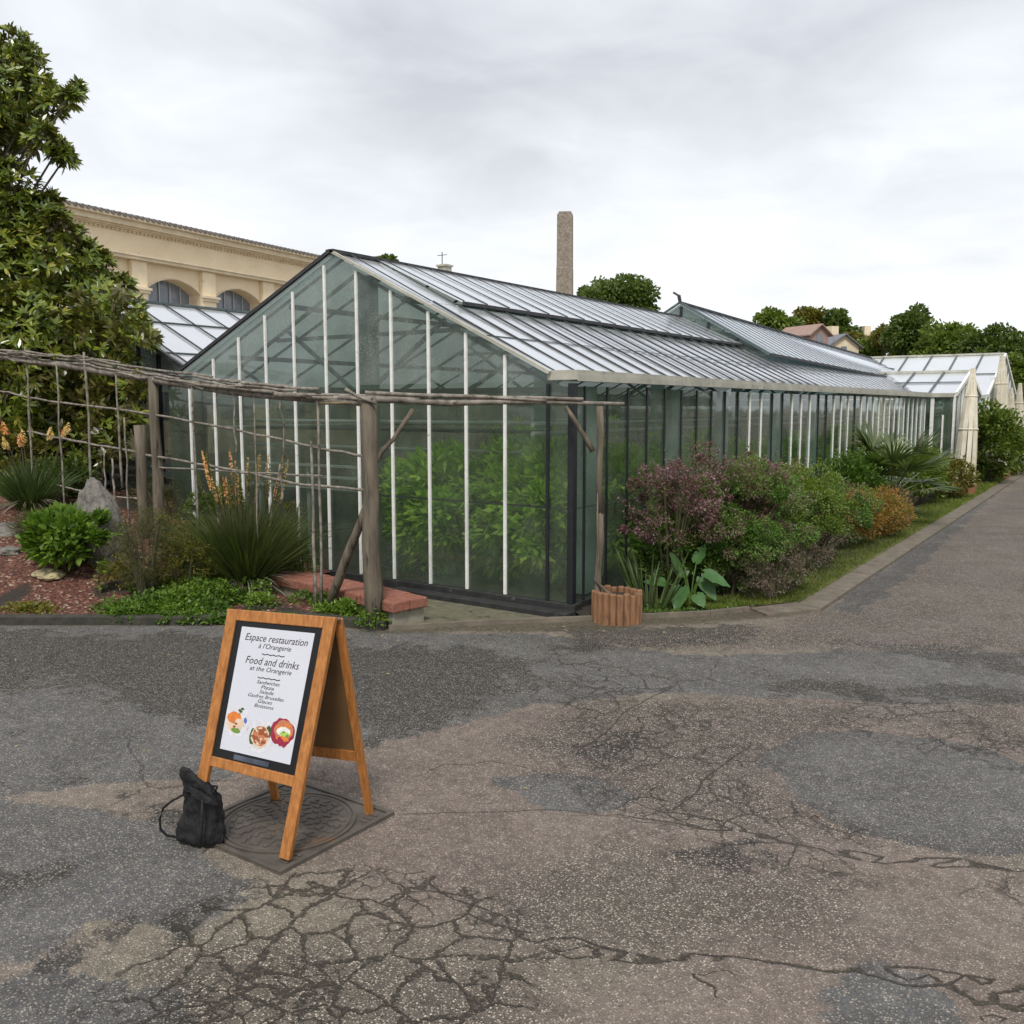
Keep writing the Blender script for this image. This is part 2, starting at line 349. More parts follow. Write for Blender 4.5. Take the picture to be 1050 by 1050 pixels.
def shrub(name, label, cat, base, rad, h, n, L, W, mat, m=24, rc=.16, group=None, prof='oval', fol='foliage', stems=7, low=.0, up=.3, flowers=None, parentname=None):
    t = thing(name, base, label, cat, group); b = np.array(base, float)
    c = b+np.array([0, 0, h*.52]); rad3 = (rad[0], rad[1], h*.46)
    P, o = clumps(c, rad3, m, rc, n, -.95)
    keep = P[:, 2] > b[2]+low; P = P[keep]; o = o[keep]
    Dr = unit(o+np.array([0, 0, up])); N = unit(rng.normal(size=P.shape)*.6+np.array([0, 0, 1]))
    LL_ = L*rng.uniform(.6, 1.25, len(P)); WW_ = W*rng.uniform(.7, 1.2, len(P))
    ns = int(m*1.1); d = rdir(ns); d[:, 2] = np.abs(d[:, 2])*.9; k_ = 26; r0 = c+d*np.array(rad3)*rng.uniform(.7, 1.0, (ns, 1)); ln = rng.uniform(.08, .24, ns)*min(1, h)
    if n > 2500 and prof != 'broad':
        tt = rng.uniform(0, 1, (ns, k_, 1)); sdv = unit(d+np.array([0, 0, .5])+rng.normal(size=(ns, 3))*.35)
        P2 = (r0[:, None]+sdv[:, None]*(tt*ln[:, None, None])+rng.normal(size=(ns, k_, 3))*.008).reshape(-1, 3); D2 = unit(np.repeat(sdv, k_, 0)+rng.normal(size=P2.shape)*.8)
        P = np.concatenate([P, P2]); Dr = np.concatenate([Dr, D2]); N = np.concatenate([N, unit(rng.normal(size=P2.shape)*.6+np.array([0, 0, 1]))])
        LL_ = np.concatenate([LL_, L*rng.uniform(.5, 1.1, len(P2))]); WW_ = np.concatenate([WW_, W*rng.uniform(.6, 1.1, len(P2))])
    leaf_mesh(fol, P, Dr, N, LL_, WW_, mat, t, prof)
    if flowers:
        fm, fn, fl = flowers; P, o = clumps(c, (rad3[0]*1.03, rad3[1]*1.03, rad3[2]*1.05), m, rc, fn, 0)
        leaf_mesh('flower', P, o, rdir(len(P)), fl, fl*.7, fm, t)
    sm = MB()
    for i in range(stems):
        a = random.uniform(0, 2*PI); e = c+np.array([math.cos(a)*rad[0]*.6, math.sin(a)*rad[1]*.6, h*random.uniform(.1, .35)])
        s0 = b+np.array([math.cos(a)*.04, math.sin(a)*.04, -.02]); mid = (s0+e)/2+np.array([0, 0, .08*h])
        sm.tube([s0, mid, e], [.012, .009, .005], 5)
    if stems: sm.build('stem', M['stem'], t)
    return t

# ================================================================== GROUND
def axis(lo, hi, step, far, sgn=(1, 1)):
    a = list(np.arange(lo, hi+1e-6, step)); d = step
    x = a[0]; left = []
    while x > -far: d *= 1.35; x -= d; left.append(x)
    d = step; x = a[-1]; right = []
    while x < far: d *= 1.35; x += d; right.append(x)
    return np.array(left[::-1]+a+right)
gx = axis(-9, 3, .045, 700); gy = axis(.5, 11, .045, 900)
XX, YY = np.meshgrid(gx, gy, indexing='ij')
def gpoly(pts): return np.array([G(*p)[:2] for p in pts])
def sdf(poly):
    """signed distance, positive inside"""
    n = len(poly); d = np.full(XX.shape, 1e9); ins = np.zeros(XX.shape, bool)
    for i in range(n):
        a = poly[i]; b = poly[(i+1) % n]; e = b-a; wx = XX-a[0]; wy = YY-a[1]
        t = np.clip((wx*e[0]+wy*e[1])/(e@e+1e-12), 0, 1)
        d = np.minimum(d, np.hypot(wx-t*e[0], wy-t*e[1]))
        c = ((a[1] > YY) != (b[1] > YY)) & (XX < (b[0]-a[0])*(YY-a[1])/(b[1]-a[1]+1e-12)+a[0]); ins ^= c
    return np.clip(np.where(ins, d, -d), -1, 1)
def union(*P): return np.maximum.reduce([sdf(gpoly(p)) for p in P])
grey = union([(-160, 640), (0, 634), (425, 648), (560, 650), (700, 672), (860, 668), (1060, 672), (1060, 722), (860, 718), (700, 712), (600, 716), (500, 733), (400, 757), (310, 775), (220, 800), (90, 806), (-160, 830)],
             [(775, 775), (800, 760), (850, 748), (920, 752), (1000, 765), (1070, 790), (1070, 885), (980, 875), (900, 860), (850, 838), (800, 812)],
             [(507, 800), (560, 792), (625, 795), (655, 822), (620, 834), (560, 826)],
             [(-200, 850), (0, 822), (90, 824), (150, 845), (215, 890), (262, 905), (235, 938), (180, 960), (100, 945), (40, 985), (0, 990), (-200, 1010)],
             [(-200, 1000), (0, 1000), (60, 985), (150, 1015), (190, 1060), (200, 1200), (-300, 1200)],
             [(850, 1010), (900, 990), (960, 1003), (985, 1045), (960, 1080), (850, 1070)],
             [(850, 622), (935, 563), (1010, 508), (1020, 508), (950, 575), (905, 612), (880, 628)])
dark = union([(-160, 645), (150, 650), (330, 655), (470, 665), (560, 680), (540, 700), (430, 745), (385, 755), (300, 735), (150, 735), (60, 700), (-160, 740)],
             [(100, 800), (150, 810), (180, 835), (130, 832)],
             [(0, 900), (60, 885), (75, 898), (40, 915), (0, 912)],
             [(60, 960), (110, 930), (180, 930), (240, 905), (262, 895), (268, 910), (200, 950), (120, 985), (80, 1010), (130, 1060), (60, 1060), (20, 1000)],
             [(560, 645), (700, 640), (800, 640), (760, 660), (600, 668)],
             [(780, 690), (860, 700), (1060, 705), (1060, 718), (800, 712)],
             [(730, 872), (760, 868), (785, 885), (745, 888)], [(600, 765), (640, 758), (650, 800), (600, 790)],
             [(860, 655), (960, 655), (1060, 668), (1060, 690), (960, 680)], [(880, 500), (940, 488), (960, 492), (930, 512)])
chip = union([(600, 716), (1060, 722), (1060, 770), (900, 745), (780, 775), (820, 830), (1060, 900), (1060, 870), (700, 850), (560, 790), (520, 760)],
             [(500, 890), (560, 880), (640, 870), (850, 900), (860, 960), (640, 990), (500, 960)],
             [(140, 1000), (180, 960), (420, 960), (560, 1000), (560, 1100), (180, 1100)],
             [(560, 665), (800, 640), (1060, 560), (1300, 560), (1300, 665), (1060, 668), (700, 668)],
             [(850, 620), (1060, 490), (1400, 460), (1400, 600)])
crack = union([(130, 970), (200, 940), (262, 905), (330, 890), (470, 903), (550, 960), (565, 1010), (560, 1100), (80, 1100)])
crackb = union([(560, 715), (700, 712), (790, 750), (790, 790), (860, 845), (940, 890), (1060, 905), (1060, 925), (900, 905), (800, 890), (640, 850), (600, 770)],
              [(850, 715), (960, 715), (1060, 760), (1060, 790), (960, 765), (850, 745)], [(540, 655), (640, 690), (760, 700), (700, 712), (600, 716)])
CRACKS = [([(545, 965), (590, 962), (640, 975), (700, 985), (780, 985), (860, 995), (930, 1010), (1050, 1015), (1100, 1025)], .02),
                 ([(440, 905), (520, 940), (560, 970), (640, 985), (720, 978), (800, 985), (930, 990), (1060, 1012)], .014),
                 ([(625, 830), (700, 845), (760, 852), (830, 868), (900, 878), (980, 880), (1070, 900)], .022),
                 ([(655, 825), (730, 840), (800, 862), (880, 882), (960, 890), (1070, 892)], .012),
                 ([(700, 978), (705, 1000), (730, 1012)], .012),
                 
                 ([(960, 1005), (1000, 1030), (1060, 1035)], .03),
                 ([(410, 835), (560, 830), (640, 835)], .006), ([(690, 705), (640, 730), (600, 765)], .012), ([(560, 795), (500, 780), (440, 790)], .006),
                 ([(770, 765), (720, 800), (690, 830)], .012), ([(880, 560), (940, 530), (1000, 505)], .01)]
csd = np.full(XX.shape, 9.); cud = np.full(XX.shape, 9.); cwd = np.zeros(XX.shape)
for pts, wd in CRACKS:
    Q = [G(*q)[:2] for q in pts]; Q2 = [Q[0]]
    for a, b in zip(Q[:-1], Q[1:]):
        for k in (1, 2, 3):
            p_ = a+(b-a)*k/3.; e = b-a; nrm = np.array([-e[1], e[0]])/np.linalg.norm(e)
            Q2.append(p_+(nrm*rng.normal()*.022 if k < 3 else 0))
    for a, b in zip(Q2[:-1], Q2[1:]):
        e = b-a; L2 = e@e; wx = XX-a[0]; wy = YY-a[1]; tt = np.clip((wx*e[0]+wy*e[1])/L2, 0, 1)
        d = np.hypot(wx-tt*e[0], wy-tt*e[1]); sd = d*np.sign(e[0]*wy-e[1]*wx+1e-12)
        m_ = d < cud; cud = np.where(m_, d, cud); csd = np.where(m_, sd, csd); cwd = np.where(m_, wd, cwd)
dirt = sdf(np.array([[-13.0, -.6], [-7.2, 3.40], [-5.97, 4.25], [-5.42, 4.76], [-4.62, 4.92], [-3.7, 5.6], [-2.85, 6.5], [-2.3, 7.2], [-2.3, 7.4], [-3, 7.3], [-5, 5.6], [-6, 4.9], [-8, 3.7], [-13.2, -.2]]))
V = np.stack([XX, YY, np.zeros_like(XX)], -1).reshape(-1, 3); nx, ny = XX.shape
ii = np.arange(nx*ny).reshape(nx, ny)
Fq = np.stack([ii[:-1, :-1], ii[1:, :-1], ii[1:, 1:], ii[:-1, 1:]], -1).reshape(-1, 4)
me = bpy.data.meshes.new('road'); me.vertices.add(len(V)); me.vertices.foreach_set('co', V.ravel().astype(np.float32))
me.loops.add(Fq.size); me.loops.foreach_set('vertex_index', Fq.ravel().astype(np.int32)); me.polygons.add(len(Fq))
me.polygons.foreach_set('loop_start', (np.arange(len(Fq))*4).astype(np.int32)); me.polygons.foreach_set('loop_total', np.full(len(Fq), 4, np.int32))
me.update(calc_edges=True)
for nm, A in (('grey', grey), ('dark', dark), ('chip', chip), ('crack', crack), ('crackb', crackb), ('dirt', dirt), ('csd', csd), ('cud', cud), ('cwd', cwd)):
    at = me.attributes.new(nm, 'FLOAT', 'POINT'); at.data.foreach_set('value', A.ravel().astype(np.float32))
m, t, o = newmat('asphalt'); p = t.new('ShaderNodeBsdfPrincipled'); t.l.new(p.outputs[0], o.inputs[0])
v = t.new('ShaderNodeTexCoord').outputs['Object']
def attr(n): a = t.new('ShaderNodeAttribute'); a.attribute_name = n; return a.outputs['Fac']
nb = t.math('SUBTRACT', t.noise(v, 2.1, 5, .65, .3), .5); nf = t.math('SUBTRACT', t.noise(v, 11, 6, .7), .5)
nd = t.math('ADD', t.math('MULTIPLY', nb, .55), t.math('MULTIPLY', nf, .22))
def region(n, soft, amp=1.): return t.ss(t.math('ADD', attr(n), t.math('MULTIPLY', nd, amp)), -soft, soft)
gm = region('grey', .014, .7); dm = t.ss(t.math('ADD', attr('dark'), t.math('MULTIPLY', nd, 2.2)), -.03, .09); cm = region('chip', .2, 1.2)
vor = t.new('ShaderNodeTexVoronoi'); vor.inputs['Scale'].default_value = 128; t.put(vor.inputs['Vector'], v)
chipv = t.new('ShaderNodeSeparateColor'); t.l.new(vor.outputs['Color'], chipv.inputs[0]); rv = chipv.outputs[0]; rv2 = chipv.outputs[1]
body = t.ss(vor.outputs['Distance'], .62, .30)          # 1 inside the stone, 0 in the binder
base = t.ramp(t.noise(v, 1.1, 6, .65), (.3, (.118, .092, .078)), (.5, (.168, .132, .110)), (.72, (.222, .180, .150)))
base = t.mix(t.ss(t.noise(v, .45, 3), .45, .62), base, (.190, .165, .125))
gb = t.ramp(t.noise(v, 3., 5, .6), (.3, (.070, .070, .069)), (.7, (.118, .118, .116)))
col = t.mix(gm, base, gb)
col = t.mix(t.math('MULTIPLY', dm, .88), col, (.030, .030, .028))
# stone chips showing in the surface
amt = t.math('ADD', .58, t.math('MULTIPLY', t.math('MULTIPLY', cm, t.math('SUBTRACT', 1., gm)), .65))
stone = t.ramp(rv, (0., (.05, .045, .04)), (.35, (.17, .14, .115)), (.6, (.28, .24, .195)), (1., (.46, .41, .34)))
col = t.mix(t.math('MULTIPLY', t.math('MULTIPLY', body, amt), t.ss(rv2, .12, .35)), col, stone)
col = t.mix(t.math('MULTIPLY', t.math('SUBTRACT', 1., body), t.math('ADD', .22, t.math('MULTIPLY', cm, .4))), col, (.035, .03, .026))
fine = t.noise(v, 330, 2, .6)
col = t.mix(1., col, t.ramp(fine, (.32, .42), (.68, 1.75)), 'MULTIPLY')
pit = t.math('MULTIPLY', t.ss(t.noise(v, 75, 3, .7), .56, .66), t.math('ADD', .45, t.math('MULTIPLY', cm, .5)))
col = t.mix(pit, col, (.030, .026, .022))
col = t.mix(1., col, t.ramp(t.noise(v, 16, 5, .75), (.32, .72), (.68, 1.28)), 'MULTIPLY')
# alligator cracks
wv = t.new('ShaderNodeVectorMath', operation='ADD')
nn = t.new('ShaderNodeTexNoise'); nn.inputs['Scale'].default_value = 3.2; nn.inputs['Detail'].default_value = 5; nn.inputs['Roughness'].default_value = .65; t.put(nn.inputs['Vector'], v)
vs = t.new('ShaderNodeVectorMath', operation='SCALE'); t.l.new(nn.outputs['Color'], vs.inputs[0]); vs.inputs['Scale'].default_value = .21
t.put(wv.inputs[0], v); t.l.new(vs.outputs[0], wv.inputs[1])
def vcrack(scale, wd):
    q = t.new('ShaderNodeTexVoronoi', feature='DISTANCE_TO_EDGE'); q.inputs['Scale'].default_value = scale; t.put(q.inputs['Vector'], wv.outputs[0])
    return t.ss(q.outputs['Distance'], wd, wd*.35)
big_ = t.math('MULTIPLY', vcrack(5.8, .050), t.ss(t.noise(v, 3, 3), .22, .34))
cA = t.math('MAXIMUM', big_, t.math('MULTIPLY', vcrack(14, .06), t.ss(t.noise(v, 2.2, 3), .50, .58)))
cB = t.math('MAXIMUM', t.math('MULTIPLY', vcrack(5.2, .035), t.ss(t.noise(v, 2.1, 3), .36, .5)), t.math('MULTIPLY', vcrack(12, .05), t.ss(t.noise(v, 2.7, 3), .46, .58)))
fa = t.math('MULTIPLY', vcrack(1.15, .006), t.ss(t.noise(v, .7, 2), .52, .6))
ck = t.math('MAXIMUM', t.math('MAXIMUM', t.math('MULTIPLY', cA, region('crack', .06, 1.3)), t.math('MULTIPLY', cB, t.math('MULTIPLY', region('crackb', .15, 1.4), .85))), t.math('MULTIPLY', fa, .6))
ck = t.math('MULTIPLY', ck, t.ss(t.noise(v, 24, 4, .7), .28, .48))
wig = t.math('ADD', t.math('MULTIPLY', t.math('SUBTRACT', t.noise(v, 7, 3, .6), .5), .032), t.math('MULTIPLY', t.math('SUBTRACT', t.noise(v, 45, 4, .7), .5), .020))
lc = t.math('ABSOLUTE', t.math('ADD', attr('csd'), wig))
wv_ = t.math('MULTIPLY', attr('cwd'), t.math('MULTIPLY', t.noise(v, 3.5, 3), .5))
lc = t.ss(t.math('SUBTRACT', lc, wv_), .003, -.003)
lc = t.math('MULTIPLY', lc, t.ss(attr('cud'), .085, .06))
ck = t.math('MAXIMUM', ck, lc)
col = t.mix(t.math('MULTIPLY', ck, t.ramp(t.noise(v, 60, 4, .75), (.35, .6), (.6, 1.))), col, t.ramp(t.noise(v, 5, 3), (.50, (.036, .029, .022)), (.72, (.042, .040, .022))))
col = t.mix(t.math('MULTIPLY', region('dirt', .06, .5), .8), col, t.ramp(t.noise(v, 30, 6, .7), (.35, (.03, .028, .02)), (.65, (.13, .11, .07))))
t.put(p.inputs['Base Color'], col)
t.put(p.inputs['Roughness'], t.ramp(t.noise(v, 2.4, 4), (.35, .62), (.65, .9))); p.inputs['Specular IOR Level'].default_value = .3
hgt = t.math('ADD', t.math('MULTIPLY', body, t.math('ADD', .35, t.math('MULTIPLY', cm, .6))), t.math('ADD', t.math('MULTIPLY', t.noise(v, 9, 4), 1.2), t.math('MULTIPLY', ck, -3.5)))
t.put(p.inputs['Normal'], t.bump(hgt, .75, .005))
me.materials.append(m); road = bpy.data.objects.new('road', me); COL.objects.link(road); road['kind'] = 'structure'

# flush concrete kerb strip along the planting bed, the planting bed, garden terrain
def kin(y): return -2.42-.0265*(y-7.6)      # inner edge of the kerb strip
kb = MB()
ys = np.concatenate([np.arange(7.6, 40, 1.6), [60, 100]])
for a, b in zip(ys[:-1], ys[1:]):
    kb.slab([(kin(a), a+.006, .028), (kin(a)+.26, a-.10, .028), (kin(b)+.26, b-.106, .028), (kin(b), b, .028)], .06)
kb.slab([(-2.66, 7.22, .022), (-2.46, 7.08, .016), (kin(7.6)+.26, 7.49, .027), (kin(7.6), 7.6, .027)], .05)
kerb = struct('kerb_strip', kb, M['concrete'])
# thin edging in front of the bed corner and the mossy apron by the greenhouse corner
eb = MB(); ed = [(-4.62, 5.02), (-4.1, 5.62), (-3.62, 6.08), (-3.2, 6.5), (-2.86, 6.86), (-2.66, 7.2)]
for (a, b) in zip(ed[:-1], ed[1:]): eb.beam((a[0], a[1], .01), (b[0], b[1], .01), .045, .05)
struct('edging', eb, M['concrete'])
ab = MB(); ab.slab([(-4.55, 5.1, .008), (-4.1, 5.6, .008), (-3.62, 6.06, .008), (-3.5, 6.15, .008), (-3.7, 6.3, .008), (-6.5, 6.3, .008), (-6.5, 5.2, .008), (-4.62, 5.12, .008)], .02)
struct('concrete_apron', ab, M['apron'])
KL = np.array([[-14, -1.2], [-7.2, 3.44], [-5.97, 4.29], [-5.42, 4.80], [-4.64, 5.0]])
def kdist(x, y):
    d = 1e9
    for a, b in zip(KL[:-1], KL[1:]):
        e = b-a; q = np.array([x, y])-a; tt = np.clip(q@e/(e@e), 0, 1); d = min(d, np.linalg.norm(q-tt*e))
    return d
def sst(v): v = min(1, max(0, v)); return v*v*(3-2*v)
def bedz(x, y):
    d = kdist(x, y); lf = sst((-6.1-x)/1.6)
    return .055+.36*sst((d-.1)/1.9)*lf+.22*sst((d-1.6)/2.2)*sst((-8.2-x)/2.)
nS, nT = 150, 46; V = []; 
for i in range(nS):
    s = i/(nS-1); x = -14+s*(14-4.66)
    yk = np.interp(x, KL[:, 0], KL[:, 1]); yb = (5.3 if x > -6.4 else 6.16) if x > -8.9 else 8.0
    for j in range(nT):
        y = yk+(yb-yk)*(j/(nT-1)); z = bedz(x, y)+random.uniform(-.008, .008)
        V.append((x, y, z if j else .045))
# brick bench stands in a gap of the terrain: keep the strip by the sill low
Fc = [(i*nT+j, (i+1)*nT+j, (i+1)*nT+j+1, i*nT+j+1) for i in range(nS-1) for j in range(nT-1)]
m, t, o = newmat('mulch'); p = t.new('ShaderNodeBsdfPrincipled'); t.l.new(p.outputs[0], o.inputs[0])
v = t.new('ShaderNodeTexCoord').outputs['Object']
vr = t.new('ShaderNodeTexVoronoi'); vr.inputs['Scale'].default_value = 48; t.put(vr.inputs['Vector'], v); sc = t.new('ShaderNodeSeparateColor'); t.l.new(vr.outputs['Color'], sc.inputs[0])
c = t.ramp(sc.outputs[0], (0, (.05, .018, .012)), (.5, (.13, .045, .028)), (.85, (.21, .085, .05)), (1, (.42, .33, .24)))
c = t.mix(t.ss(t.noise(v, 1.6, 4), .52, .62), c, (.035, .026, .018))
c = t.mix(1., c, t.ramp(t.noise(v, 60, 3, .6), (.3, .4), (.7, 1.3)), 'MULTIPLY')
t.put(p.inputs['Base Color'], c); p.inputs['Roughness'].default_value = .9; t.put(p.inputs['Normal'], t.bump(t.math('ADD', sc.outputs[1], t.noise(v, 30, 4)), 1., .02))
gb_ = MB(); gb_.add(V, Fc); struct('garden_bed', gb_, m, smooth=True)
def hitbed(px, py):
    r = ray(px, py)
    for k in range(60, 1600):
        q = _o+r*(k*.01)
        if q[0] < -4.66 and kdist(q[0], q[1]) < 9 and q[1] > np.interp(q[0], KL[:, 0], KL[:, 1]) and q[2] <= bedz(q[0], q[1]): return q
    return G(px, py)
kk = MB()
for a, b in zip(KL[:-1], KL[1:]):
    e = (b-a)/np.linalg.norm(b-a); n = np.array([e[1], -e[0]])
    L_ = np.linalg.norm(b-a); nb_ = max(1, int(L_/.9))
    for i in range(nb_):
        s0 = a+e*L_*(i/nb_+.004); s1 = a+e*L_*((i+1)/nb_-.004); j = random.uniform(-.006, .006)
        kk.slab([(s0[0]+n[0]*.02, s0[1]+n[1]*.02, .07+j), (s1[0]+n[0]*.02, s1[1]+n[1]*.02, .07+j), (s1[0]-n[0]*.06, s1[1]-n[1]*.06, .075+j), (s0[0]-n[0]*.06, s0[1]-n[1]*.06, .075+j)], .1)
struct('kerb', kk, M['kerb'], bevel=.008)
# right hand bed soil
sb = MB(); L1 = [(-3.60, 6.14), (-3.2, 6.53), (-2.9, 6.86), (-2.7, 7.24), (kin(7.6)-.01, 7.6)]
L1 += [(kin(y)-.01, y) for y in (9, 12, 16, 20, 26, 34, 50)]
V = [(x, y, .018) for x, y in L1]+[(-3.74 if y < 22 else -3.2, y+(.0 if i else .05), .06) for i, (x, y) in enumerate(L1)]
n = len(L1); sb.add(V, [(i, i+1, i+1+n, i+n) for i in range(n-1)]); struct('planting_bed', sb, M['soil'])

# ================================================================== MAIN GREENHOUSE
gh = thing('greenhouse', (-6.4, 6.19, 0), 'long glass greenhouse with white glazing bars and pale ridged roof beside the road', 'greenhouse')
XC, XL, XM, Y0, YE = -4.0, -9.49, -6.745, 6.62, 34.0
ZR, ZE = 3.16, 1.93
# the roof plane
def zr(x): return ZR-(ZR-ZE)*(abs(x-XM))/(XC-.22-XM)
XG = -4.22
b = MB(); b.quad((XL, Y0, 0), (XC, Y0, 0), (XC, Y0, ZE-.06), (XL, Y0, ZE-.06)); b.build('gable_glass', M['wall_glass'], gh, True)
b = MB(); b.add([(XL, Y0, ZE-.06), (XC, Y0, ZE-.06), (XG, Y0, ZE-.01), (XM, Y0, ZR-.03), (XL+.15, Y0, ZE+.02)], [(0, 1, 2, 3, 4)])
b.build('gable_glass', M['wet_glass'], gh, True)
b = MB(); b.quad((XC, Y0, 0), (XC, YE, 0), (XC, YE, ZE-.1), (XC, Y0, ZE-.1)); b.build('side_glass', M['wall_glass'], gh, True)
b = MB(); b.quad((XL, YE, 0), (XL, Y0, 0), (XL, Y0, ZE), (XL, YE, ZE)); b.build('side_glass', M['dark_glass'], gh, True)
b = MB(); b.quad((XC, YE, 0), (XL, YE, 0), (XL, YE, ZE), (XC, YE, ZE)); b.build('end_glass', M['far_glass'], gh, True)
# sill, corner post, transoms
b = MB(); b.box((XL, Y0-.03, -.125), (XC+.05, Y0+.1, -.005)); b.build('base_sill', M['sill'], gh, True, bevel=.01)
b = MB(); b.box((XC-.05, Y0+.1, -.125), (XC+.03, YE, -.005)); b.build('base_sill', M['sill'], gh, True)
b = MB(); b.box((-5.9, Y0-.17, -.115), (XC+.05, Y0-.032, -.06)); b.build('timber_board', M['sill'], gh, True, bevel=.006)
b = MB(); b.box((XC-.028, Y0-.03, 0), (XC+.028, Y0+.03, ZE-.08)); b.build('corner_post', M['dark_bar'], gh, True)
b = MB(); b.beam((XL, Y0+.02, 1.80), (XC-.046, Y0+.02, 1.80), .03, .05); b.build('transom', M['dark_bar'], gh, True)
b = MB(); b.beam((XL, Y0+.015, .80), (XC-.046, Y0+.015, .80), .012, .018); b.build('transom', M['dark_bar'], gh, True)
b = MB(); b.beam((XC-.02, Y0+.06, .80), (XC-.02, YE, .80), .012, .014); b.build('transom', M['grey_beam'], gh, True)
# gable mullions
gx_m = [-4.236, -4.68, -5.107, -5.54, -5.996, -6.44, -6.872, -7.333, -7.768, -8.20, -8.64, -9.08]
for x in gx_m:
    top = zr(x)-.05 if x != -4.236 else ZE-.08
    b = MB(); b.box((x-.0135, Y0-.022, 0), (x+.0135, Y0-.003, top)); b.build('mullion', M['dark_bar'] if x == -4.236 else M['white_paint'], gh, True)
# side mullions
ym = [Y0+.18]+[7.19+.385*i for i in range(0, 38)]
white = {10, 11, 14, 15, 16, 19, 20, 21}
b = MB(); b.box((XC+.003, -.021, 0), (XC+.03, .021, ZE-.1)); 
proto = {}
for i, y in enumerate(ym):
    wht = (i in white) or i > 22
    if y > 20.95: break
    if wht not in proto:
        b = MB(); b.box((XC+.003, y-.012, 0), (XC+.018, y+.012, ZE-.1)); proto[wht] = (b.build('mullion', M['white_paint'] if wht else M['dark_bar'], gh, True), y)
    else: rep(proto[wht][0], [(0, y-proto[wht][1], 0)])
# gutter in lengths
for a, c in ((Y0-.02, 8.9), (8.904, 12.3), (12.304, 16.), (16.004, 21.0), (21.004, 34)):
    b = MB(); b.box((XG-.02, a, ZE-.050), (XC+.055, c, ZE+.03)); b.box((XC+.057, a, ZE-.062), (XC+.065, c, ZE-.01)); b.build('gutter', M['gutter'], gh, True)
# roof: front part A (up to Y=14.66), rear part B with a raised ridge that sinks slowly to the back
XV = -5.66; YB = 14.66
def bz(y): return 3.39-.029*(y-YB)       # ridge height of rear part
def bl(y): return 2.50-.020*(y-YB)
def rz(x): return zr(x)
b = MB(); b.quad((XG, Y0-.05, rz(XG)), (XG, YE, rz(XG)-.0), (XV, YE, rz(XV)-.10), (XV, Y0-.05, rz(XV))); b.build('roof_glass', M['roof_glass'], gh, True)
b = MB(); b.quad((XV, Y0-.05, rz(XV)), (XV, 7.22, rz(XV)), (XM, 7.22, ZR), (XM, Y0-.05, ZR)); b.build('roof_glass', M['roof_glass'], gh, True)
vent = MB(); vent.slab([(XV+.03, 7.24, rz(XV)+.048), (XV+.03, YB-.03, rz(XV)+.048), (XM, YB-.03, ZR+.02), (XM, 7.24, ZR+.02)], .015); vent = vent.build('roof_vent', M['roof_glass'], gh, True)
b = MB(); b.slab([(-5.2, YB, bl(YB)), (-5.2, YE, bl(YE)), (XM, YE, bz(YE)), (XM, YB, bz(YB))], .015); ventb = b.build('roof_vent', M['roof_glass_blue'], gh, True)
# left slope
b = MB(); b.quad((XM, Y0-.05, ZR-.002), (XM, YE, ZR-.3), (XL, YE, ZE), (XL, Y0-.05, ZE)); b.build('roof_glass', M['roof_glass'], gh, True)
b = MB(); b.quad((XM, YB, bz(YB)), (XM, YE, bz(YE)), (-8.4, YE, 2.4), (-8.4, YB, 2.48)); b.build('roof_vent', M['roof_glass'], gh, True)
# rear part's own gable and its verge
b = MB(); b.add([(-5.2, YB+.02, bl(YB)-.02), (XM, YB+.02, bz(YB)-.03), (-8.4, YB+.02, 2.46)], [(0, 1, 2)]); b.build('upper_gable_glass', M['far_glass'], gh, True)
b = MB(); b.beam((-5.17, YB-.02, bl(YB)), (XM, YB-.02, bz(YB)+.015), .03, .035); b.beam((XM-.02, YB-.02, bz(YB)+.015), (-8.4, YB-.02, 2.5), .03, .035); b.build('verge', M['grey_beam'], gh, True)
for x in (-5.75, -6.25, XM, -7.25, -7.75):
    zz = bz(YB)-.03-(bz(YB)-bl(YB))/(XM+5.2)*-1*0 ; zt = bl(YB)+(bz(YB)-bl(YB))*(1-abs(x-XM)/(abs(-5.2-XM)))-.05
    if zt > zr(x)-.1:
        b = MB(); b.box((x-.025, YB-.0, zr(x)-.3), (x+.025, YB+.015, zt)); b.build('mullion', M['dark_bar'], gh, True)
b = MB(); b.tube([(XM, YB-.04, bz(YB)+.03), (XM-.02, YB-.05, bz(YB)+.14)], .03, 6); b.tube([(XM-.02, YB-.05, bz(YB)+.13), (XM-.12, YB-.05, bz(YB)+.19)], .02, 6); b.build('finial', M['dark_bar'], gh, True)
# verges and ridge
b = MB(); b.beam((XG+.02, Y0-.045, rz(XG)+.012), (XM, Y0-.045, ZR+.012), .03, .026); b.build('verge', M['gutter'], gh, True)
b = MB(); b.beam((XM, Y0-.046, ZR+.012), (XL, Y0-.046, ZE+.012), .03, .035); b.build('verge', M['roof_bar'], gh, True)
b = MB(); b.box((XM-.05, Y0-.06, ZR-.01), (XM+.05, YB-.05, ZR+.025)); b.build('ridge_cap', M['roof_bar'], gh, True)
b = MB(); b.beam((XM, YB, bz(YB)+.02), (XM, YE, bz(YE)+.01), .05, .03); b.build('ridge_cap', M['roof_bar'], gh, True)
b = MB(); b.beam((XV+.035, 7.24, rz(XV)+.028), (XV+.035, YB, rz(XV)+.028), .02, .034); b.build('vent_edge_shadow', M['roof_bar'], gh, True)  # dark bar draws the vent's lower edge and the shadow gap under it
b = MB(); b.beam((-5.18, YB, bl(YB)-.0), (-5.18, YE, bl(YE)-.0), .03, .04); b.build('vent_edge_shadow', M['roof_bar'], gh, True)
